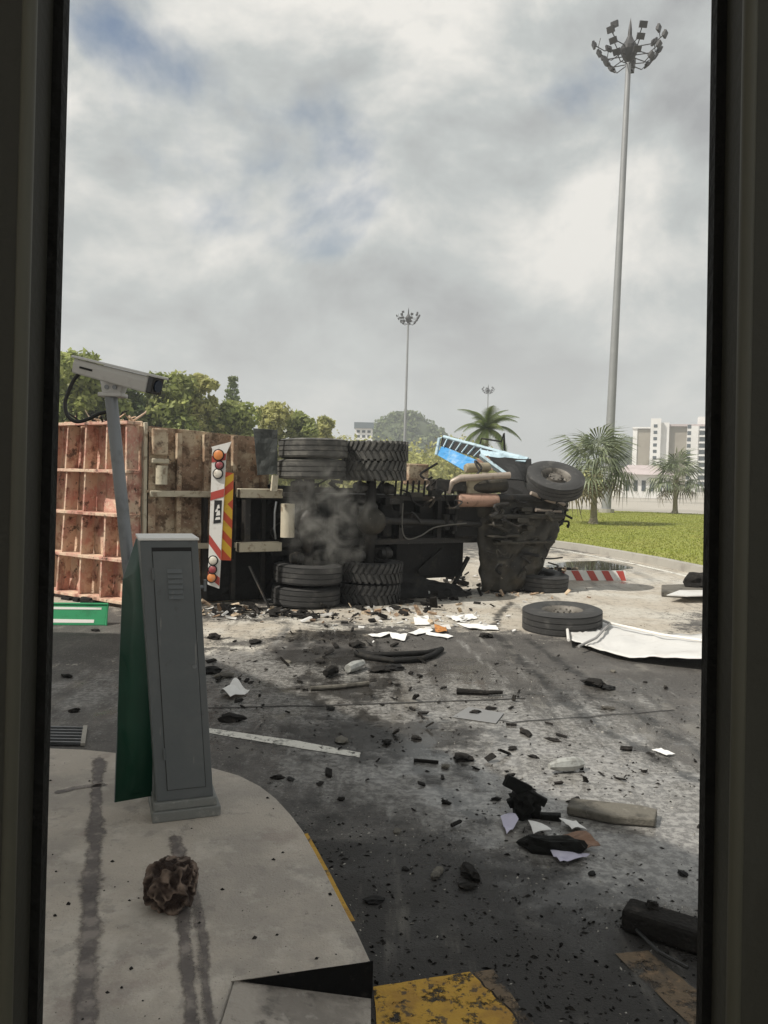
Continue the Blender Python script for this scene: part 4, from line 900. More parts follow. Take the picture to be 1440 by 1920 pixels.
# green plastic barrier on the left
def gbar():
    a = G(40, 1172); b_ = G(197, 1173); t_ = thing('plastic_barrier', (a + b_) / 2, 'green plastic barrier board with white edges lying beside the red tailgate', 'barrier')
    up_ = Vector((0, .35, .94)).normalized(); d = (b_ - a)
    mb = MB(); mb.prism([a, b_, b_ + up_ * .27, a + up_ * .27], (0, .06, 0)); bo = mb.build('board', m_green, t_, bevel=.012)
    for v0, v1, s1 in ((.035, .085, .86), (.205, .24, .93)):
        mb = MB(); mb.prism([a + up_ * v0 + Vector((0, -.004, 0)), a + d * s1 + up_ * (v0 + .0) + Vector((0, -.004, 0)), a + d * s1 + up_ * (v1 - .01) + Vector((0, -.004, 0)), a + up_ * v1 + Vector((0, -.004, 0))], (0, .0035, 0)); mb.build('stripe', m_white, bo)
    mb = MB(); mb.tube([a + up_ * .275, b_ + up_ * .275, b_ + Vector((.012, 0, 0))], .016, 8); mb.build('rim', m_green, bo)
gbar()
# burnt rock on the island
def rock():
    c = G(314, 1712, ISZ); me = bpy.data.meshes.new('burnt_rock'); bm = bmesh.new(); bmesh.ops.create_icosphere(bm, subdivisions=6, radius=1)
    rr = random.Random(11); pts = [Vector((rr.gauss(0, 1), rr.gauss(0, 1), rr.gauss(0, 1))).normalized() for _ in range(38)]; ridge = []
    for v in bm.verts:
        n_ = v.co.normalized(); nj = (n_ + Vector((mnoise.noise(n_ * 4), mnoise.noise(n_ * 4 + Vector((7, 0, 0))), mnoise.noise(n_ * 4 + Vector((0, 9, 0))))) * .28).normalized()
        ds = sorted((nj - p).length for p in pts)[:2]
        pit = min((ds[1] - ds[0]) / .26, 1.0); pit = pit * pit * (3 - 2 * pit)
        r_ = 1.02 - .17 * pit + .22 * mnoise.noise(n_ * 1.7) + .10 * mnoise.noise(n_ * 4.5) + .05 * mnoise.noise(n_ * 11)
        p = n_ * r_
        p = Vector((max(min(p.x, .86), -.86), max(min(p.y, .9), -.9), max(min(p.z, .9), -.8)))
        ridge.append(max(0, 1 - pit * 2.0) * (.15 + 1.2 * max(0, mnoise.noise(n_ * 3 + Vector((3, 3, 3))) + .3)))
        v.co = Vector((p.x * .118, p.y * .105, p.z * .118 + .092))
    bm.to_mesh(me); bm.free(); me.polygons.foreach_set('use_smooth', [True] * len(me.polygons)); me.materials.append(m_rock)
    a_ = me.attributes.new('ridge', 'FLOAT', 'POINT'); a_.data.foreach_set('value', ridge)
    t = m_rock.node_tree; b = t.nodes['Principled BSDF']; at_ = t.nodes.new('ShaderNodeAttribute'); at_.attribute_name = 'ridge'
    mx = t.nodes.new('ShaderNodeMix'); mx.data_type = 'RGBA'; mx.inputs[7].default_value = (.22, .165, .13, 1); src = b.inputs['Base Color'].links[0].from_socket
    t.links.new(at_.outputs['Fac'], mx.inputs[0]); t.links.new(src, mx.inputs[6]); t.links.new(mx.outputs[2], b.inputs['Base Color'])
    o = bpy.data.objects.new('burnt_rock', me); o.location = c + Vector((0, .06, 0)); COL.objects.link(o)
    tag(o, 'dark brown pitted burnt lump sitting on the concrete island', 'rock')
rock()
def ptube(name, pxs, rad, mat, label, cat, z=None, n=8, group=None):
    zz = rad if z is None else z
    r0_ = rad if not isinstance(rad, list) else max(rad); zz = r0_ if z is None else z
    pts = [G(x, y, zz if not isinstance(zz, list) else zz[i]) for i, (x, y) in enumerate(pxs)]
    c = sum(pts, Vector()) / len(pts); c.z = 0; mb = MB(); mb.tube(pts, rad, n); o = mb.build(name, mat, loc=c, smooth=True); return tag(o, label, cat, group)
def pbox(name, pxs, h, mat, label, cat, z=.004, group=None, bev=.004):
    pts = [G(x, y, z) for x, y in pxs]; c = sum(pts, Vector()) / len(pts); mb = MB(); mb.prism(pts, (0, 0, h)); o = mb.build(name, mat, loc=c, bevel=bev); return tag(o, label, cat, group)
# bent black bumper tube
fr = thing('bumper_frame', G(750, 1230), 'bent black double-tube bumper frame lying in front of the tyres', 'metal frame')
for pxs, r_ in (([(672, 1222), (700, 1228), (760, 1226), (800, 1224), (826, 1218)], .030), ([(668, 1224), (690, 1232), (740, 1239), (790, 1236), (812, 1228), (828, 1217)], .032)):
    mb = MB(); mb.tube([G(x, y, .035) for x, y in pxs], r_, 10); mb.build('tube', m_black, fr, smooth=True)
ptube('steel_bar', [(582, 1291), (640, 1287), (691, 1281)], .022, m_plank, 'straight dusty bar lying on the streaked tarmac', 'bar')
ptube('steel_bar', [(856, 1296), (880, 1297), (912, 1299), (942, 1298)], [.03, .028, .022, .016], m_ash, 'short charred bar lying on the wet tarmac by the joint', 'bar')
ptube('steel_bar', [(776, 1425), (800, 1427), (822, 1429)], .012, m_ash, 'thin black bar lying near the yellow paint', 'bar')
ptube('bottle', [(652, 1254), (664, 1249), (680, 1243)], [.04, .055, .035], m_foil, 'dented grey bottle lying below the bent bumper frame', 'bottle')
ptube('crushed_can', [(1030, 1437), (1048, 1434), (1075, 1432), (1092, 1430)], [.018, .045, .05, .028], m_foil, 'crushed silver can lying on the wet tarmac', 'can')
ptube('pipe_scrap', [(610, 1262), (622, 1256), (635, 1256)], [.03, .05, .03], m_ash, 'charred pipe stub lying beside the grey bottle', 'scrap')
def crumple(name, pxs, mat, label, cat, lift=.05, amp=.03, group=None, n=8, seed=0.):
    a, b_, c, d = [G(x, y, .012) for x, y in pxs]; cen = (a + b_ + c + d) / 4; mb = MB(); vs = []; fs = []
    for j in range(n + 1):
        for i in range(n + 1):
            p = a.lerp(b_, i / n).lerp(d.lerp(c, i / n), j / n); z = .012 + abs(mnoise.noise(p * 5 + Vector((seed, 0, 0)))) * lift + abs(mnoise.noise(p * 17)) * amp * .4
            vs.append((p.x, p.y, z))
    for j in range(n):
        for i in range(n): fs.append((j * (n + 1) + i, j * (n + 1) + i + 1, (j + 1) * (n + 1) + i + 1, (j + 1) * (n + 1) + i))
    mb.add(vs, fs); o = mb.build(name, mat, loc=(cen.x, cen.y, 0)); s_ = o.modifiers.new('solid', 'SOLIDIFY'); s_.thickness = .003
    return tag(o, label, cat, group)
PG = 'papers scattered in front of the truck'
for i, q_ in enumerate([[(690, 1190), (735, 1186), (725, 1194), (700, 1196)], [(728, 1186), (764, 1192), (758, 1203), (735, 1198)], [(765, 1187), (800, 1177), (812, 1183), (780, 1192)], [(800, 1184), (850, 1193), (840, 1197), (798, 1190)],
                        [(840, 1157), (885, 1152), (895, 1160), (855, 1166)], [(855, 1168), (930, 1173), (935, 1182), (880, 1180)], [(775, 1158), (803, 1155), (806, 1172), (778, 1172)]]):
    crumple('paper_sheet', q_, m_paper, ['white paper sheet lying next to the bent bumper frame', 'white paper sheet lying next to the bent bumper frame', 'white paper sheet touching the small orange packet', 'white paper sheet touching the small orange packet', 'white paper sheet between the orange packet and the burnt cab', 'long white paper sheet lying toward the loose tyre', 'square white paper sheet between the orange packet and the truck tyres'][i], 'paper', .04, .02, PG, seed=i * 3.)
crumple('paper_packet', [(814, 1178), (836, 1177), (838, 1186), (817, 1187)], pm('orange_card', (.45, .19, .05), .8, 0, [((.15, .07, .03), 20, .5, .65, .8)]), 'small orange packet lying among the white papers', 'packet', .08)
crumple('plastic_scrap', [(410, 1304), (440, 1290), (468, 1300), (432, 1312)], m_paper, 'torn white plastic scrap beside the grey cabinet', 'plastic scrap', .14)
crumple('plastic_scrap', [(1222, 1406), (1240, 1404), (1266, 1414), (1250, 1418)], m_paper, 'small white scrap on the plain dark tarmac beyond the crushed can', 'plastic scrap', .03)
pbox('flat_sheet', [(848, 1345), (878, 1326), (945, 1338), (930, 1357)], .006, pm('grey_sheet', (.20, .20, .20), .3), 'flat grey sheet lying on the tarmac below the charred bar', 'sheet')
# charred part with papers at lower right
cpn = thing('charred_part', G(1000, 1545), 'charred black engine part standing on the wet tarmac among papers', 'car part')
def lump(parent, name, a, b_, r_, mat, seed):
    me = bpy.data.meshes.new(name); bm = bmesh.new(); bmesh.ops.create_icosphere(bm, subdivisions=3, radius=1)
    ax = (b_ - a); L = ax.length / 2; e_ = ax.normalized(); fm = axis_frame(e_, (a + b_) / 2 - wloc(parent))
    for v in bm.verts:
        n_ = v.co.copy(); k = 1 + .45 * mnoise.noise(n_ * 1.8 + Vector((seed, 0, 0))) + .2 * mnoise.noise(n_ * 5)
        p = Vector((max(min(n_.x, .7), -.7), max(min(n_.y, .7), -.7), n_.z)) * k; v.co = fm @ Vector((p.x * r_, p.y * r_, p.z * L))
    bm.to_mesh(me); bm.free(); me.materials.append(mat); o = bpy.data.objects.new(name, me); COL.objects.link(o); o.parent = parent; return o
cy = G(990, 1530).y
lump(cpn, 'block', D(985, 1538, cy), D(985, 1478, cy), .10, m_matt, 1.)
mb = MB(); mb.beam(D(948, 1462, cy - .05), D(992, 1484, cy), .035, .07); mb.beam(D(975, 1480, cy), D(1024, 1506, cy - .04), .03, .05); mb.beam(D(985, 1532, cy), D(1052, 1534, cy - .05), .05, .05); mb.beam(D(962, 1512, cy), D(955, 1498, cy), .04, .04); mb.build('bracket', m_matt, cpn, bevel=.006)
lump(cpn, 'lower_casting', G(975, 1580, .03), G(1090, 1592, .03), .065, m_matt, 4.)
cardb = crumple('cardboard_piece', [(1020, 1574), (1090, 1566), (1126, 1590), (1060, 1600)], m_card, 'crumpled brown cardboard beside the charred engine part', 'cardboard', .10, .05)
for i, (q_, mt, lb_) in enumerate([([(938, 1534), (958, 1528), (972, 1545), (950, 1566)], m_lilac, 'lilac paper leaning against the charred engine part'), ([(990, 1546), (1020, 1548), (1034, 1562), (1000, 1566)], m_paper, 'white paper between the charred part and the cardboard'), ([(1048, 1542), (1080, 1540), (1100, 1556), (1072, 1562)], m_paper, 'white paper by the dirty plank'), ([(1032, 1600), (1060, 1594), (1106, 1606), (1050, 1622)], m_lilac, 'lilac paper half under the brown cardboard')]):
    crumple('paper_sheet', q_, mt, lb_, 'paper', .05, .03, None, seed=20. + i)
pbox('plank', [(1062, 1528), (1070, 1510), (1200, 1524), (1232, 1532), (1228, 1552), (1150, 1546)], .05, m_plank, 'dirty grey plank lying on the wet tarmac by the papers', 'plank', .004, None, .01)
bm_ = thing('burnt_beam', G(1240, 1745), 'long burnt black beam lying across the road by the yellow paint', 'beam')
a, b_ = G(1172, 1712, .05), G(1420, 1790, .05)
mb = MB(); mb.beam(a, b_, .14, .10); mb.build('bar', m_ash, bm_, bevel=.02)
mb = MB(); mb.tube([G(1175, 1700, .03), G(1195, 1745, .03), G(1235, 1785, .03), G(1290, 1815, .03)], .008, 6); mb.build('wire', m_cable, bm_)
lump(bm_, 'knob', G(1220, 1712, .08), G(1226, 1690, .12), .03, m_ash, 7.)
# crumpled dark part on the right edge
cr_ = thing('wrecked_panel', G(1300, 1118), 'crumpled dark vehicle panel with white edge lying near the kerb', 'car part')
mb = MB(); mb.prism([G(1240, 1119), G(1288, 1122), G(1400, 1118), G(1400, 1102), G(1240, 1106)], (0, 0, .10)); mb.build('panel', m_plank, cr_, bevel=.02)
mb = MB(); mb.prism([G(1250, 1117, .11), G(1290, 1119, .11), G(1400, 1116, .11), G(1400, 1108, .11), G(1274, 1108, .12)], (0, 0, .015)); mb.build('white_skin', m_clothw, cr_)
lump(cr_, 'black_lump', D(1285, 1090, 14.6), D(1360, 1094, 14.5), .22, m_ash, 3.)
# wreckage by the cab front
wk = thing('torn_metal_scrap', G(1040, 1070), 'small heap of torn charred metal behind the striped barrier board', 'scrap')
for k in range(9): lump(wk, 'shard', G(1010 + k * 8, 1068, .05), G(1014 + k * 8 + rnd.uniform(-6, 6), 1068, rnd.uniform(.2, .42) if 3 < k < 7 else .18), .06, m_ash if k % 2 else m_brown, k * 2.)
# dark pieces standing/lying on the island side and the tarmac
small = [(402, 1198, .10), (478, 1206, .09), (393, 1262, .12), (420, 1270, .10), (435, 1352, .10), (668, 1213, .10), (712, 1258, .12), (738, 1256, .10), (640, 1390, .07), (868, 1424, .08), (985, 1375, .07), (1115, 1286, .14), (1140, 1292, .08), (1140, 1330, .06), (920, 1330, .05), (890, 1338, .05), (1035, 1388, .05), (620, 1330, .05), (540, 1242, .05), (880, 1640, .07), (875, 1665, .05), (520, 1460, .035), (545, 1462, .03), (820, 1640, .05), (780, 1385, .05), (960, 1405, .04), (1000, 1420, .04), (700, 1690, .04), (835, 1440, .04), (140, 1335, .05), (125, 1270, .05), (180, 1183, .06), (960, 1105, .10), (1005, 1108, .08), (850, 1125, .12), (800, 1135, .1), (760, 1145, .1), (1060, 1110, .08), (1150, 1260, .04), (910, 1195, .1), (700, 1152, .09), (740, 1140, .08), (440, 1142, .12), (470, 1150, .1), (415, 1155, .08), (1080, 1500, .03), (930, 1500, .03), (1110, 1640, .03), (745, 1560, .03), (760, 1630, .025), (640, 1500, .03), (600, 1470, .03), (1280, 1640, .03), (1190, 1235, .03), (1210, 1280, .03)]
base_me = []
LAND = [(390, 1480, 'grey cabinet'), (750, 1228, 'bent bumper frame'), (570, 1150, 'lower truck tyres'), (930, 1110, 'burnt cab'), (1053, 1190, 'loose tyre'), (540, 1390, 'white road line'), (990, 1540, 'charred engine part'), (1060, 1434, 'crushed silver can'), (900, 1342, 'flat grey sheet'), (850, 1850, 'yellow road paint'), (150, 1170, 'green barrier board'), (120, 1385, 'drain grate'), (637, 1286, 'dusty bar'), (800, 1190, 'orange packet'), (1240, 1745, 'burnt beam'), (437, 1300, 'torn white plastic'), (1200, 1220, 'white metal sheet')]
for k in range(5):
    mbm = bpy.data.meshes.new('debris_fragment'); bm = bmesh.new(); bmesh.ops.create_icosphere(bm, subdivisions=2, radius=1)
    for v in bm.verts:
        n_ = v.co.copy(); kk = 1 + .7 * mnoise.noise(n_ * 1.6 + Vector((k * 5., 1, 2))) + .35 * mnoise.noise(n_ * 4 + Vector((k, 0, 0))); v.co = Vector((n_.x * kk, n_.y * kk * .8, (n_.z * kk + .75) * .34))
    bm.to_mesh(mbm); bm.free(); mbm.materials.append([m_ash, m_ash, m_black, m_plank, m_ash][k]); base_me.append(mbm)
for i, (x, y, s_) in enumerate(small):
    o = bpy.data.objects.new('debris_fragment', base_me[i % 5]); o.location = G(x, y, .0); o.scale = (s_ * rnd.uniform(.7, 1.3), s_ * rnd.uniform(.6, 1), s_ * rnd.uniform(.6, 1.2)); o.rotation_euler = (0, 0, rnd.random() * 6.28); COL.objects.link(o)
    lm = min(LAND, key=lambda L_: (G(L_[0], L_[1]) - o.location).length)[2]
    tag(o, 'small charred fragment lying on the tarmac near the ' + lm, 'debris', 'charred fragments near the ' + lm)
# grit: too fine to count
m_plank2 = pm('pale_crumb', (.40, .38, .34), .9)
def grit(name, n_, mat, smin, smax, label, seed, zones):
    rg_ = random.Random(seed); mb = MB(); k = 0
    while k < n_:
        px = rg_.uniform(380, 1330); py = 1140 + 800 * rg_.random() ** 1.9
        p = G(px, py)
        if inside((p.x, p.y), poly) or mnoise.noise(p * .9 + Vector((seed, 0, 0))) < rg_.uniform(-.5, .35): continue
        k += 1; s_ = smin + (smax - smin) * rg_.random() ** 3; a = rg_.random() * 6.28; c_, q_ = math.cos(a), math.sin(a)
        e1 = Vector((c_, q_, 0)) * s_ * rg_.uniform(.8, 1.8); e2 = Vector((-q_, c_, 0)) * s_ * rg_.uniform(.5, 1); h = s_ * rg_.uniform(.3, .9)
        mb.add([p - e1, p + e2, p + e1, p - e2 * 1.1, p + Vector((0, 0, h)) + e1 * .2, p + Vector((0, 0, h * .8)) - e1 * .3], [(0, 3, 2, 4), (0, 5, 1), (0, 4, 5), (2, 1, 5, 4), (0, 1, 5)])
    o = bpy.data.objects.new(name, mb.mesh(name, mat)); COL.objects.link(o); return stuff(o, label, 'debris')
def rubble(name, n_, mat, spots, label, seed, smin, smax):
    rg_ = random.Random(seed); mb = MB()
    for k in range(n_):
        x, y, sx, sy = rg_.choice(spots); p = G(x + rg_.gauss(0, sx), y + rg_.gauss(0, sy)); s_ = smin + (smax - smin) * rg_.random() ** 2.2
        ax = Vector((rg_.gauss(0, 1), rg_.gauss(0, 1), rg_.gauss(0, .35))).normalized(); ay = ax.cross(Vector((rg_.gauss(0, .3), rg_.gauss(0, .3), 1))).normalized(); az = ax.cross(ay)
        L = s_ * rg_.uniform(.7, 1.8); w = s_ * rg_.uniform(.3, .8); h = s_ * rg_.uniform(.1, .4); c = p + Vector((0, 0, abs(ax.z) * L + h * .8))
        vs = [c + ax * i * L * rg_.uniform(.6, 1) + ay * j * w * rg_.uniform(.5, 1) + az * q_ * h * rg_.uniform(.5, 1) for q_ in (-1, 1) for j in (-1, 1) for i in (-1, 1)]
        mb.add(vs, [(0, 2, 3, 1), (4, 5, 7, 6), (0, 1, 5, 4), (2, 6, 7, 3), (0, 4, 6, 2), (1, 3, 7, 5)])
    o = bpy.data.objects.new(name, mb.mesh(name, mat)); COL.objects.link(o); return stuff(o, label, 'rubble')
TB = [(440, 1148, 40, 5), (780, 1128, 60, 10), (850, 1105, 30, 14), (940, 1106, 50, 5), (700, 1150, 70, 8), (1010, 1106, 30, 4), (580, 1156, 60, 4), (180, 1112, 40, 4)]
rubble('burnt_rubble', 420, m_ash, TB, 'shattered charred bits heaped along the base of the truck', 31, .015, .10)
rubble('pale_rubble', 220, m_clothw, [(850, 1098, 26, 10), (800, 1140, 60, 10), (720, 1165, 90, 12), (880, 1165, 40, 8), (440, 1152, 40, 6)], 'pale broken bits scattered at the base of the truck', 32, .010, .07)
rubble('brown_rubble', 160, m_brown, [(440, 1150, 60, 7), (760, 1150, 80, 12), (980, 1112, 60, 7)], 'rusty broken bits scattered at the base of the truck', 33, .012, .07)
rubble('road_scraps', 260, m_ash, [(620, 1210, 60, 22), (720, 1270, 120, 30), (900, 1330, 150, 40), (450, 1280, 60, 40), (1000, 1450, 150, 60)], 'thin dark scraps strewn across the streaked road', 34, .010, .045)
grit('dark_grit', 4600, m_ash, .003, .013, 'fine charred grit strewn over the road', 3, None)
grit('pale_grit', 1500, m_plank2, .002, .008, 'fine pale crumbs strewn over the road', 5, None)

rg_ = random.Random(77); mb = MB()
for k in range(170):
    p = G(rg_.uniform(90, 640), rg_.uniform(1420, 1920), ISZ)
    if not inside((p.x, p.y), poly): continue
    s_ = .0015 + .009 * rg_.random() ** 5; a = rg_.random() * 6.28; e1 = Vector((math.cos(a), math.sin(a), 0)) * s_ * 1.3; e2 = Vector((-math.sin(a), math.cos(a), 0)) * s_
    p = p + Vector((0, 0, .001)); mb.add([p - e1, p + e2, p + e1, p - e2, p + Vector((0, 0, s_))], [(0, 1, 4), (1, 2, 4), (2, 3, 4), (3, 0, 4)])
o = bpy.data.objects.new('island_grit', mb.mesh('island_grit', m_ash)); COL.objects.link(o); stuff(o, 'fine dark crumbs scattered on the concrete island', 'debris')
# puddle by the kerb
m_pud = pm('puddle_water', (.035, .034, .03), .04, 0, [], 0, 40, .5)
po = []
for k in range(40):
    a = 2 * math.pi * k / 40; c_ = G(1105 + 78 * math.cos(a), 1063 + 11 * math.sin(a), .006); po.append(c_ + Vector((.12 * mnoise.noise(c_ * 1.7), .12 * mnoise.noise(c_ * 2.3), 0)))
mb = MB(); mb.add(po, [tuple(range(40))]); struct(mb.build('puddle', m_pud))

# ------------------------------------------------------------------ high masts
def mast():
    t_ = thing('light_mast', (0, 0, 0), '', 'light mast', 'high masts with crowns of floodlights')
    mb = MB(); mb.tube([(0, 0, 0), (0, 0, .4)], .45, 12); mb.build('footing', m_kerb, t_)
    mb = MB(); mb.tube([(0, 0, .4), (0, 0, 10), (0, 0, 20), (0, 0, 29)], [.27, .225, .18, .14], 18); mb.build('pole', m_mast, t_, smooth=True)
    mb = MB(); mb.lathe([(.15, 27.6), (.32, 27.9), (.50, 28.3), (.50, 28.5), (.25, 28.9), (.12, 29.2), (.1, 29.6), (.001, 30.3)], 16); hd_ = mb.build('crown_hub', m_lampd, t_)
    mb = MB(); nA = 7
    for k in range(nA):
        a = 2 * math.pi * k / nA; e_ = Vector((math.cos(a), math.sin(a), 0))
        for z, r_ in ((28.5, 1.92), (28.0, 1.62), (27.5, 1.22)):
            mb.tube([e_ * .15 + Vector((0, 0, z)), e_ * r_ * .7 + Vector((0, 0, z - .12)), e_ * r_ + Vector((0, 0, z + .25))], .03, 6)
        mb.tube([e_ * 1.7 + Vector((0, 0, 28.6)), e_ * 1.6 + Vector((0, 0, 29.15))], .025, 6)
    mb.build('arms', m_lampd, t_)
    fm_ = MB(); fm_.obox((0, 0, 0), (1, 0, 0), (0, 1, 0), (0, 0, 1), .21, .06, .17); fm_.obox((0, .09, 0), (1, 0, 0), (0, 1, 0), (0, 0, 1), .11, .05, .09); fl_ = fm_.mesh('floodlight', m_lampd)
    for k in range(nA):
        a = 2 * math.pi * (k + .0) / nA; e_ = Vector((math.cos(a), math.sin(a), 0))
        for z, r_, tl in ((28.75, 1.95, .4), (28.25, 1.65, .6), (27.75, 1.25, .7), (29.2, 1.6, .2)):
            if z > 29 and k % 2: continue
            yv = (-e_ + Vector((0, 0, tl))).normalized(); xv = Vector((-math.sin(a), math.cos(a), 0)); zv = xv.cross(yv)
            inst('floodlight', fl_, t_, frame3(xv, yv, zv, e_ * r_ + Vector((0, 0, z))))
    return t_
def copy_tree(o, parent=None):
    c = o.copy(); COL.objects.link(c); c.parent = parent
    for ch in o.children: copy_tree(ch, c)
    return c
m1 = mast(); m2 = copy_tree(m1); m3 = copy_tree(m1)
p1 = G(1136, 966); m1.location = p1; m1.rotation_euler = (R(.3), R(.7), .3); m1.scale = (1.05, 1.05, .968)
p2 = D(757, 880, 134); m2.location = (p2.x, p2.y, 0); m2.rotation_euler = (0, R(.3), .5)
p3 = D(911, 880, 238); m3.location = (p3.x, p3.y, 0)
m1['label'] = 'tall grey floodlight mast rising behind the fan palm on the lawn'
m2['label'] = 'slender floodlight mast standing behind the truck tyres'
m3['label'] = 'distant floodlight mast showing just above the feather palm'

# ------------------------------------------------------------------ vegetation
def leaf_mesh(name, mat, centers, radii, n_, size, seed, squash=.8):
    rg_ = np.random.default_rng(seed); centers = np.array(centers, float); radii = np.array(radii, float)
    w = radii ** 2; w /= w.sum(); ci = rg_.choice(len(centers), n_, p=w)
    d = rg_.normal(size=(n_, 3)); d /= np.linalg.norm(d, axis=1)[:, None]
    rr = radii[ci] * (.45 + .62 * rg_.random(n_) ** .8)
    d[:, 2] *= squash
    c = centers[ci] + d * rr[:, None]
    nrm = d + rg_.normal(size=(n_, 3)) * .8; nrm[:, 2] += .5; nrm /= np.linalg.norm(nrm, axis=1)[:, None]
    a = np.cross(nrm, rg_.normal(size=(n_, 3))); a /= np.linalg.norm(a, axis=1)[:, None]; b_ = np.cross(nrm, a)
    s_ = size * (.6 + .8 * rg_.random(n_))[:, None]
    v = np.stack([c - a * s_, c + b_ * s_ * .55, c + a * s_, c - b_ * s_ * .55], 1).reshape(-1, 3)
    me = bpy.data.meshes.new(name); me.vertices.add(len(v)); me.vertices.foreach_set('co', v.astype(np.float32).ravel())
    me.loops.add(len(v)); me.loops.foreach_set('vertex_index', np.arange(len(v), dtype=np.int32)); me.polygons.add(n_)
    me.polygons.foreach_set('loop_start', np.arange(0, len(v), 4, dtype=np.int32)); me.polygons.foreach_set('loop_total', np.full(n_, 4, np.int32)); me.update(); me.materials.append(mat); return me
def tree(px, top, hw, dep, mat, label, seed, n_=5200, leaf=.19, conifer=False, ncl=16, low=.12):
    rg_ = random.Random(seed); tp = D(px, top, dep); base = Vector((tp.x, tp.y, 0)); H_ = tp.z; w = hw * dep / F
    t_ = thing('tree', base, label, 'tree', 'trees beyond the truck')
    cs, rs = [], []
    if conifer:
        for k in range(13):
            z = H_ * (.35 + .62 * k / 12); wd = w * (1.05 - .90 * k / 12) * rg_.uniform(.75, 1.2)
            for j in range(6): a = j * 1.05 + k * .5; cs.append((math.cos(a) * wd * .6, math.sin(a) * wd * .6, z)); rs.append(max(.32, wd * .40))
    else:
        for k in range(ncl):
            a = rg_.random() * 6.28; z = low + (.90 - low) * rg_.random() ** .65; e_ = math.sqrt(max(.12, 1 - ((z - .40) / .60) ** 2)); r_ = rg_.uniform(.05, .85) * e_ * w
            cs.append((math.cos(a) * r_, math.sin(a) * r_, z * H_)); rs.append(rg_.choice([.16, .22, .28, .40]) * rg_.uniform(.85, 1.15) * w)
        cs.append((rg_.uniform(-.2, .2) * w, 0, H_ * .90)); rs.append(max(H_ * .07, .28 * w))
    mb = MB(); mb.tube([base, base + Vector((.1, 0, H_ * .3)), base + Vector((0, .1, H_ * .55)), base + Vector((.05, 0, H_ * .9))], [H_ * .03, H_ * .024, H_ * .016, H_ * .004], 8)
    for c in cs[:8]:
        c_ = base + Vector(c); mb.tube([base + Vector((0, 0, H_ * .32)), base.lerp(c_, .55) + Vector((0, 0, H_ * .12)), c_], [H_ * .014, H_ * .009, H_ * .003], 6)
    mb.build('trunk', m_trunk, t_)
    o = inst('crown', leaf_mesh('crown', mat, cs, rs, int(n_ * .62), leaf, seed), t_); return t_
tree(150, 652, 105, 46, m_leafA, 'tall green tree behind the security camera housing', 1, 20000, ncl=60)
tree(225, 686, 75, 50, m_leafC, 'darker green tree behind the camera pole', 2, 13000, ncl=44)
tree(300, 690, 80, 50, m_leafA, 'broad green tree behind the security camera lens', 3, 16000, ncl=52)
tree(372, 690, 58, 52, m_leafB, 'narrow pale green tree above the striped rear board', 4, 12000, ncl=44)
tree(436, 704, 40, 75, m_leafC, 'dark layered conifer rising above the other trees', 5, 6000, .2, True)
tree(432, 748, 75, 54, m_leafA, 'rounded bright green tree in front of the conifer', 6, 13000, ncl=46)
tree(510, 750, 62, 58, m_leafB, 'yellowish tree above the mud flap', 7, 11000, ncl=42)
tree(565, 766, 55, 60, m_leafA, 'small green tree above the upper truck tyres', 8, 10000, ncl=40)
tree(606, 772, 34, 64, m_leafB, 'slim yellow green tree at the end of the tree row', 9, 8000, ncl=32)
tree(90, 690, 80, 58, m_leafC, 'dark tree at the far end of the tree row', 10, 8000, ncl=22)
# low scrub band behind the truck
def scrub(name, pxs, dep, hgt, mat, n_, leaf, label, seed):
    rg_ = random.Random(seed); cs, rs = [], []
    for k in range(70):
        px = rg_.uniform(*pxs); d_ = dep * rg_.uniform(.92, 1.12); p = D(px, 900, d_); h = hgt * rg_.uniform(.45, 1.0)
        cs.append((p.x, p.y, h * .45)); rs.append(h * .62)
    o = bpy.data.objects.new(name, leaf_mesh(name, mat, cs, rs, n_, leaf, seed)); COL.objects.link(o); return stuff(o, label, 'scrub')
scrub('scrub', (340, 880), 90, 7.4, m_leafB, 30000, .26, 'pale green scrub growing behind the truck', 21)
scrub('hedge', (900, 1130), 120, 4.6, m_leafB, 9000, .35, 'low green bushes between the palms and the buildings', 22)
scrub('undergrowth', (60, 330), 40, 2.6, m_leafA, 9000, .16, 'leafy undergrowth beneath the trees', 23)
# hill with woods
def hill(px, top, hw, dep, name):
    tp = D(px, top, dep); w = hw * dep / F; mb = MB(); vs = []; fs = []; n_ = 36
    for j in range(n_ + 1):
        for i in range(n_ + 1):
            u, v = i / n_ * 2 - 1, j / n_ * 2 - 1; r_ = math.sqrt(u * u + v * v); h = max(0, math.cos(min(r_, 1) * math.pi / 2)) ** 1.2 * tp.z
            p = Vector((tp.x + u * w, tp.y + v * w * .8 , 0)); h *= 1 + .16 * mnoise.noise(p * .03); vs.append((p.x, p.y, h - 1.5))
    for j in range(n_):
        for i in range(n_): fs.append((j * (n_ + 1) + i, j * (n_ + 1) + i + 1, (j + 1) * (n_ + 1) + i + 1, (j + 1) * (n_ + 1) + i))
    mb.add(vs, fs); o = mb.build(name, pm('hill_soil', (.06, .075, .03), .9)); struct(o)
    cs = []; rs = []; rg_ = random.Random(px)
    for k in range(420):
        v = rg_.choice(vs)
        if v[2] < 2: continue
        cs.append((v[0], v[1], v[2] + .5)); rs.append(rg_.uniform(1.6, 3.6))
    o2 = bpy.data.objects.new('woodland', leaf_mesh('woodland', m_leafC, cs, rs, 26000, .75, px)); COL.objects.link(o2); return o2
stuff(hill(765, 772, 150, 330, 'hill'), 'dense dark woodland covering the low hill', 'woodland')
stuff(hill(1175, 828, 95, 420, 'hill'), 'dark wooded slope beside the apartment blocks', 'woodland')
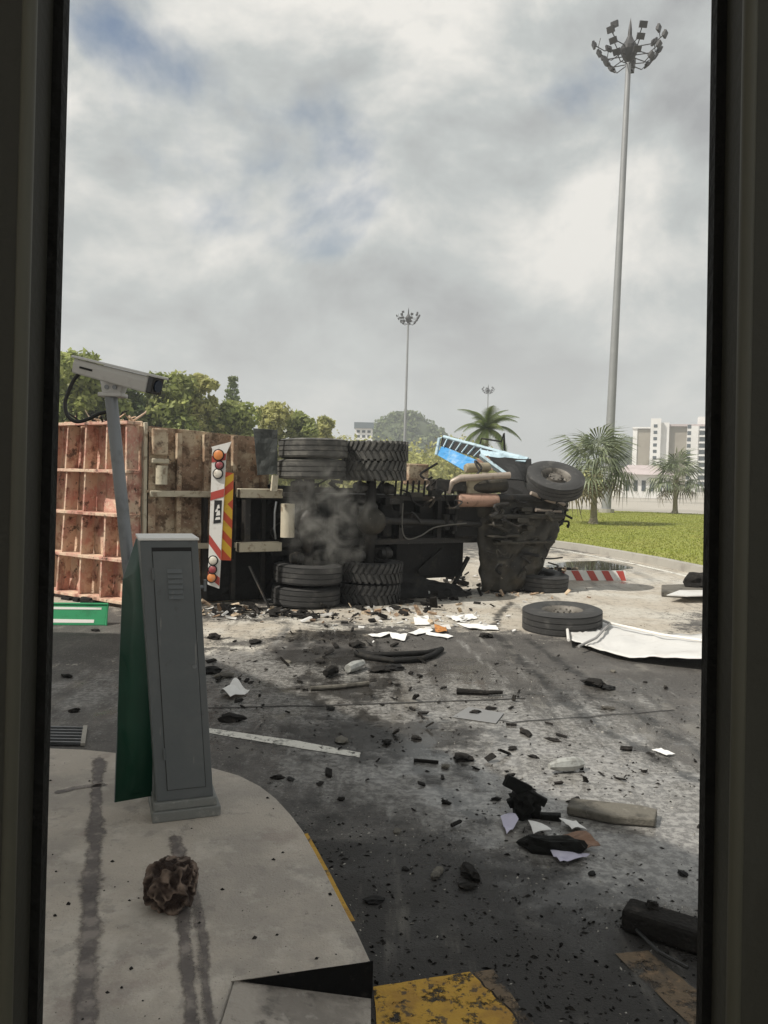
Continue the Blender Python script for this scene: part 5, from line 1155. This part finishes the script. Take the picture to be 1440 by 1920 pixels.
def fan_mesh(seed, mat):
    rg_ = random.Random(seed); mb = MB(); L = 1.0
    mb.tube([(0, 0, 0), (.45, 0, .08), (.85, 0, .04)], [.022, .016, .012], 5)
    nB = 22
    for k in range(nB):
        a = R(-112 + 224 * k / (nB - 1)); ln = rg_.uniform(.85, 1.05) * (1 - .25 * abs(a) / 2); d = Vector((math.cos(a), math.sin(a), 0)); s_ = Vector((-d.y, d.x, 0))
        o_ = Vector((.85, 0, .04)); w = .030; dr = rg_.uniform(.35, 1.0)
        p1 = o_ + d * ln * .6 + Vector((0, 0, .02 - dr * .12)); p2 = o_ + d * ln * .92 + Vector((0, 0, -dr * .75))
        mb.add([o_, p1 - s_ * w, p1 + s_ * w, p2], [(0, 1, 2), (1, 3, 2)])
    return mb.mesh('frond', mat, recalc=False)
FANS = [fan_mesh(k, m_fan) for k in range(4)]; DRY = [fan_mesh(9 + k, m_dryf) for k in range(2)]
def fan_palm(px, py, H_, rad, label, seed, n_=46, zt=LZ):
    rg_ = random.Random(seed); base = G(px, py, zt); t_ = thing('fan_palm', base, label, 'palm', 'fan palms on the lawn')
    mb = MB(); hT = H_ * .54; mb.tube([base, base + Vector((.02, 0, hT * .1)), base + Vector((.0, 0, hT * .5)), base + Vector((0, 0, hT))], [.24, .16, .12, .13], 12); mb.build('trunk', m_ptrunk, t_)
    for k in range(18):
        a = rg_.random() * 6.28; z = hT * rg_.uniform(.35, 1.0); e_ = Vector((math.cos(a), math.sin(a), 0)); b0 = base + e_ * .09 + Vector((0, 0, z)); mb = MB(); mb.beam(b0, b0 + e_ * .14 + Vector((0, 0, .34)), .05, .02); mb.build('leaf_base', m_ptrunk, t_)
    for k in range(n_):
        f_ = k / (n_ - 1); el = R(80 - 116 * f_ ** .85 + rg_.uniform(-12, 12)); az = k * 2.399 + rg_.uniform(-.2, .2)
        x = Vector((math.cos(az) * math.cos(el), math.sin(az) * math.cos(el), math.sin(el))); s_ = rad / 1.75 * rg_.uniform(.75, 1.12)
        z = (Vector((0, 0, 1)) - x * x.z).normalized(); y = z.cross(x)
        me_ = rg_.choice(DRY) if f_ > .88 else rg_.choice(FANS)
        o = inst('frond', me_, t_, frame3(x * s_, y * s_, z * s_, Vector((0, 0, hT + .05 - .25 * f_))))
    return t_
fan_palm(1112, 982, 4.5, 2.25, 'big fan palm standing on the lawn near the truck front wheel', 5, 34)
fan_palm(1265, 963, 3.9, 2.1, 'smaller fan palm standing on the lawn before the apartment blocks', 6, 28)
def feather_mesh(seed):
    rg_ = random.Random(seed); mb = MB(); pts = []; n_ = 14
    for k in range(n_ + 1): s_ = k / n_; pts.append(Vector((2.6 * s_ * (1 - .22 * s_), 0, 1.0 * s_ - 1.9 * s_ * s_)))
    mb.tube(pts, [.03 * (1 - .8 * k / n_) for k in range(n_ + 1)], 5)
    for k in range(1, 46):
        s_ = k / 46; f_ = s_ * n_; i = min(int(f_), n_ - 1); p = pts[i].lerp(pts[i + 1], f_ - i); d = (pts[i + 1] - pts[i]).normalized(); ln = .75 * math.sin(math.pi * min(.12 + s_ * .85, 1)) + .1
        for sg in (-1, 1):
            sd = Vector((0, sg, 0)); e_ = p + (sd * .75 + d * .55 + Vector((0, 0, -.45))).normalized() * ln * rg_.uniform(.8, 1.1); w = d * .03
            mb.add([p - w, p + w, e_], [(0, 1, 2)])
    return mb.mesh('frond', m_feath, recalc=False)
FE = [feather_mesh(k) for k in range(3)]
def feather_palm(px, cy_, dep, label):
    c = D(px, cy_, dep); base = Vector((c.x, c.y, 0)); t_ = thing('feather_palm', base, label, 'palm'); rg_ = random.Random(4)
    mb = MB(); mb.tube([base, base + Vector((0, 0, c.z * .3)), base + Vector((0, 0, c.z))], [.28, .2, .14], 12); mb.build('trunk', m_ptrunk, t_)
    for k in range(22):
        el = R(72 - 105 * (k / 21) + rg_.uniform(-8, 8)); az = k * 2.399; x = Vector((math.cos(az) * math.cos(el), math.sin(az) * math.cos(el), math.sin(el))); z = (Vector((0, 0, 1)) - x * x.z).normalized(); y = z.cross(x); s_ = rg_.uniform(.8, 1.05)
        inst('frond', rg_.choice(FE), t_, frame3(x * s_, y * s_, z * s_, Vector((0, 0, c.z))))
feather_palm(912, 806, 50, 'feather palm with arching fronds rising behind the blue cab')

# ------------------------------------------------------------------ buildings
def block(name, px0, px1, top, dep, yaw, depth_m, label, rows, colsf, mat, group=None):
    a = D(px0, top, dep); b_ = D(px1, top, dep); w = b_.x - a.x; H_ = (a.z + b_.z) / 2; base = Vector(((a.x + b_.x) / 2, dep, 0))
    t_ = thing(name, base, label, 'building', group)
    ca_ = Vector((math.cos(yaw), math.sin(yaw), 0)); cb2 = Vector((-math.sin(yaw), math.cos(yaw), 0))
    return t_, base, H_, w, ca_, cb2
def bbox(t_, base, ca_, cb2, x0, x1, y0, y1, z0, z1, name, mat, parent=None):
    mb = MB(); mb.hexa([base + ca_ * x + cb2 * y + Vector((0, 0, z)) for z in (z0, z1) for x, y in ((x0, y0), (x1, y0), (x1, y1), (x0, y1))]); return mb.build(name, mat, parent or t_)
DB = 230.; S_ = DB / F
t_, base, H_, w, ca_, cb2 = block('apartment_building', 1222, 1330, 790, DB, R(-18), 14, 'tall white apartment block with brown panels beside the mast', 10, 4, m_bwall)
H_ = D(1260, 788, DB).z
x0 = -w / 2 - 1
bbox(t_, base, ca_, cb2, -8, -5.2, 0, 14, 0, H_ + .6, 'stair_tower', m_bwall)
bbox(t_, base, ca_, cb2, -5.2, -2.9, 1.5, 14, 0, H_ - .5, 'wall', m_bwall)
bbox(t_, base, ca_, cb2, -2.9, 2.0, 3, 14, 0, H_ - 1.5, 'brown_wall', m_bbrown)
bbox(t_, base, ca_, cb2, -3.3, 12, 2, 14.5, H_ - 1.5, H_ - .9, 'roof_slab', m_roof)
bbox(t_, base, ca_, cb2, 2.0, 5.0, 1.0, 14, 0, H_ - 1.5, 'wall', m_bwall)
bbox(t_, base, ca_, cb2, 5.0, 12, 2.2, 14, 0, H_ - 1.5, 'wall', m_bwall)
bbox(t_, base, ca_, cb2, 5.0, 8.5, 4, 8, H_ - .9, H_ + 1.4, 'lift_house', m_bwall)
bbox(t_, base, ca_, cb2, 8.6, 9.6, .9, 2.2, 0, H_ - 1.5, 'fin', m_bwall)
nf = 10
for k in range(nf):
    z = 1.2 + k * (H_ - 2) / nf
    bbox(t_, base, ca_, cb2, -7.2, -6.2, -.06, .1, z + .6, z + 1.5, 'window', m_bdark)
    bbox(t_, base, ca_, cb2, 2.0, 3.0, .94, 1.1, z + .4, z + 1.5, 'window', m_bdark)
    bbox(t_, base, ca_, cb2, 5.4, 8.4, 2.14, 2.3, z + .5, z + 1.7, 'window', m_bdark)
    bbox(t_, base, ca_, cb2, 5.1, 8.5, 1.2, 2.18, z - .1, z + .35, 'balcony', m_bwall)
    bbox(t_, base, ca_, cb2, 9.8, 11.8, 2.14, 2.3, z + .5, z + 1.7, 'window', m_bdark)
t_, base, H_, w, ca_, cb2 = block('apartment_building', 1188, 1224, 800, 245., R(-18), 14, 'lower brown and white apartment block next to the tall white one', 10, 4, m_bwall)
H_ = D(1205, 801, 245.).z
bbox(t_, base, ca_, cb2, -2.9, -1.6, 0, 12, 0, H_ - .4, 'wall', m_bwall)
bbox(t_, base, ca_, cb2, -1.6, 2.9, .3, 12, 0, H_ - .6, 'brown_wall', m_bbrown)
bbox(t_, base, ca_, cb2, -3.1, 3.1, -.4, 12.3, H_ - .4, H_, 'roof_slab', m_bwall)
for k in range(8):
    z = 1 + k * (H_ - 2) / 8
    bbox(t_, base, ca_, cb2, 2.1, 2.8, .24, .4, z + .4, z + 1.4, 'window', m_bdark)
# low house with pitched roof
hb_ = G(1212, 934); hs_ = hb_.y / F
t_ = thing('low_house', hb_, 'low white house with pale pitched roof behind the lawn', 'house')
c1_ = Vector((1, -.15, 0)).normalized(); c2_ = Vector((.15, 1, 0)).normalized(); wH = 46 * hs_; rz = 1.96 + (906 - 889) * hs_
bbox(t_, hb_, c1_, c2_, -wH, wH, 0, 9, 0, rz, 'wall', m_bwall)
mb = MB(); rid = 1.96 + (906 - 870) * hs_
mb.prism([hb_ - c1_ * wH * 1.08 - c2_ * .6 + Vector((0, 0, rz)), hb_ - c1_ * wH * .5 + c2_ * 4.5 + Vector((0, 0, rid)), hb_ - c1_ * wH * 1.08 + c2_ * 9.6 + Vector((0, 0, rz))], c1_ * .01)
mb = MB(); Av = [hb_ + c1_ * s_ * wH * 1.08 + c2_ * y + Vector((0, 0, rz)) for s_, y in ((-1, -.7), (1, -.7), (1, 9.7), (-1, 9.7))]; Rv = [hb_ - c1_ * wH * .55 + c2_ * 4.5 + Vector((0, 0, rid)), hb_ + c1_ * wH * .75 + c2_ * 4.5 + Vector((0, 0, rid))]
mb.add(Av + Rv, [(0, 1, 5, 4), (1, 2, 5), (2, 3, 4, 5), (3, 0, 4), (3, 2, 1, 0)]); mb.build('roof', m_roof, t_)
for k in range(6):
    x = -wH * .85 + k * wH * .32; bbox(t_, hb_, c1_, c2_, x, x + wH * .16, -.05, .1, rz * .3, rz * .75, 'window', m_bdark)
# small building on the hillside
hb_ = D(681, 850, 200.); hb_.z = 0
t_ = thing('hillside_building', hb_, 'small white building with dark grey roof before the wooded hill', 'building')
sc_ = 200. / F; zt = D(681, 792, 200.).z; zb = D(681, 803, 200.).z
bbox(t_, hb_, Vector((1, 0, 0)), Vector((0, 1, 0)), -16 * sc_, 16 * sc_, 0, 6, 0, zb, 'wall', m_bwall)
bbox(t_, hb_, Vector((1, 0, 0)), Vector((0, 1, 0)), -18 * sc_, 18 * sc_, -.6, 6.5, zb, zt, 'roof', pm('slate_roof', (.16, .19, .21), .7))
for r_ in range(3):
    for k in range(3): bbox(t_, hb_, Vector((1, 0, 0)), Vector((0, 1, 0)), (-13 + k * 10) * sc_, (-7 + k * 10) * sc_, -.05, .1, zb - 1.1 - r_ * 1.2, zb - .5 - r_ * 1.2, 'window', m_bdark)

# ------------------------------------------------------------------ smoke drifting off the hot tyres
mb = MB(); mb.lathe([(.001, -.1), (.6, -.05), (.8, .45), (.8, .95), (.7, 1.5), (.001, 1.95)], 16)
sc0 = D(612, 1062, 11.75); sc0.z = .62
V = bpy.data.materials.new('smoke'); V.use_nodes = True; t = V.node_tree; t.nodes.clear()
o_ = t.nodes.new('ShaderNodeOutputMaterial'); pv = t.nodes.new('ShaderNodeVolumePrincipled'); pv.inputs['Color'].default_value = (.72, .70, .64, 1)
geo = t.nodes.new('ShaderNodeTexCoord')
nA_ = t.nodes.new('ShaderNodeTexNoise'); nA_.inputs['Scale'].default_value = 3.2; nA_.inputs['Detail'].default_value = 5; nA_.inputs['Distortion'].default_value = 1.1
t.links.new(geo.outputs['Object'], nA_.inputs['Vector'])
mr = t.nodes.new('ShaderNodeMapRange'); mr.interpolation_type = 'SMOOTHSTEP'; mr.inputs[1].default_value = .44; mr.inputs[2].default_value = .78; mr.inputs[4].default_value = 4.2
t.links.new(nA_.outputs[0], mr.inputs[0])
sx = t.nodes.new('ShaderNodeVectorMath'); sx.operation = 'LENGTH'; mpz = t.nodes.new('ShaderNodeMapping'); mpz.inputs['Location'].default_value = (0, 0, -.75); mpz.inputs['Scale'].default_value = (1.35, 1.35, .95)
t.links.new(geo.outputs['Object'], mpz.inputs[0]); t.links.new(mpz.outputs[0], sx.inputs[0])
fo = t.nodes.new('ShaderNodeMapRange'); fo.inputs[1].default_value = .1; fo.inputs[2].default_value = 1.0; fo.inputs[3].default_value = 1; fo.inputs[4].default_value = 0
t.links.new(sx.outputs['Value'], fo.inputs[0])
mu = t.nodes.new('ShaderNodeMath'); mu.operation = 'MULTIPLY'; t.links.new(mr.outputs[0], mu.inputs[0]); t.links.new(fo.outputs[0], mu.inputs[1]); t.links.new(mu.outputs[0], pv.inputs['Density'])
t.links.new(pv.outputs[0], o_.inputs['Volume'])
sm_ = bpy.data.objects.new('smoke', mb.mesh('smoke', V)); sm_.location = sc0; COL.objects.link(sm_); stuff(sm_, 'thin grey smoke drifting up from the lower truck tyres', 'smoke')

# ------------------------------------------------------------------ haze
mb = MB(); mb.box(-700, 700, -40, 900, -1.0, 62); HZ = bpy.data.materials.new('haze'); HZ.use_nodes = True; t = HZ.node_tree; t.nodes.clear()
o_ = t.nodes.new('ShaderNodeOutputMaterial'); pv = t.nodes.new('ShaderNodeVolumePrincipled'); pv.inputs['Color'].default_value = (.86, .90, .93, 1); pv.inputs['Density'].default_value = .0013
t.links.new(pv.outputs[0], o_.inputs['Volume']); hzo = bpy.data.objects.new('haze', mb.mesh('haze', HZ)); COL.objects.link(hzo); stuff(hzo, 'pale haze filling the air over the whole place', 'haze')
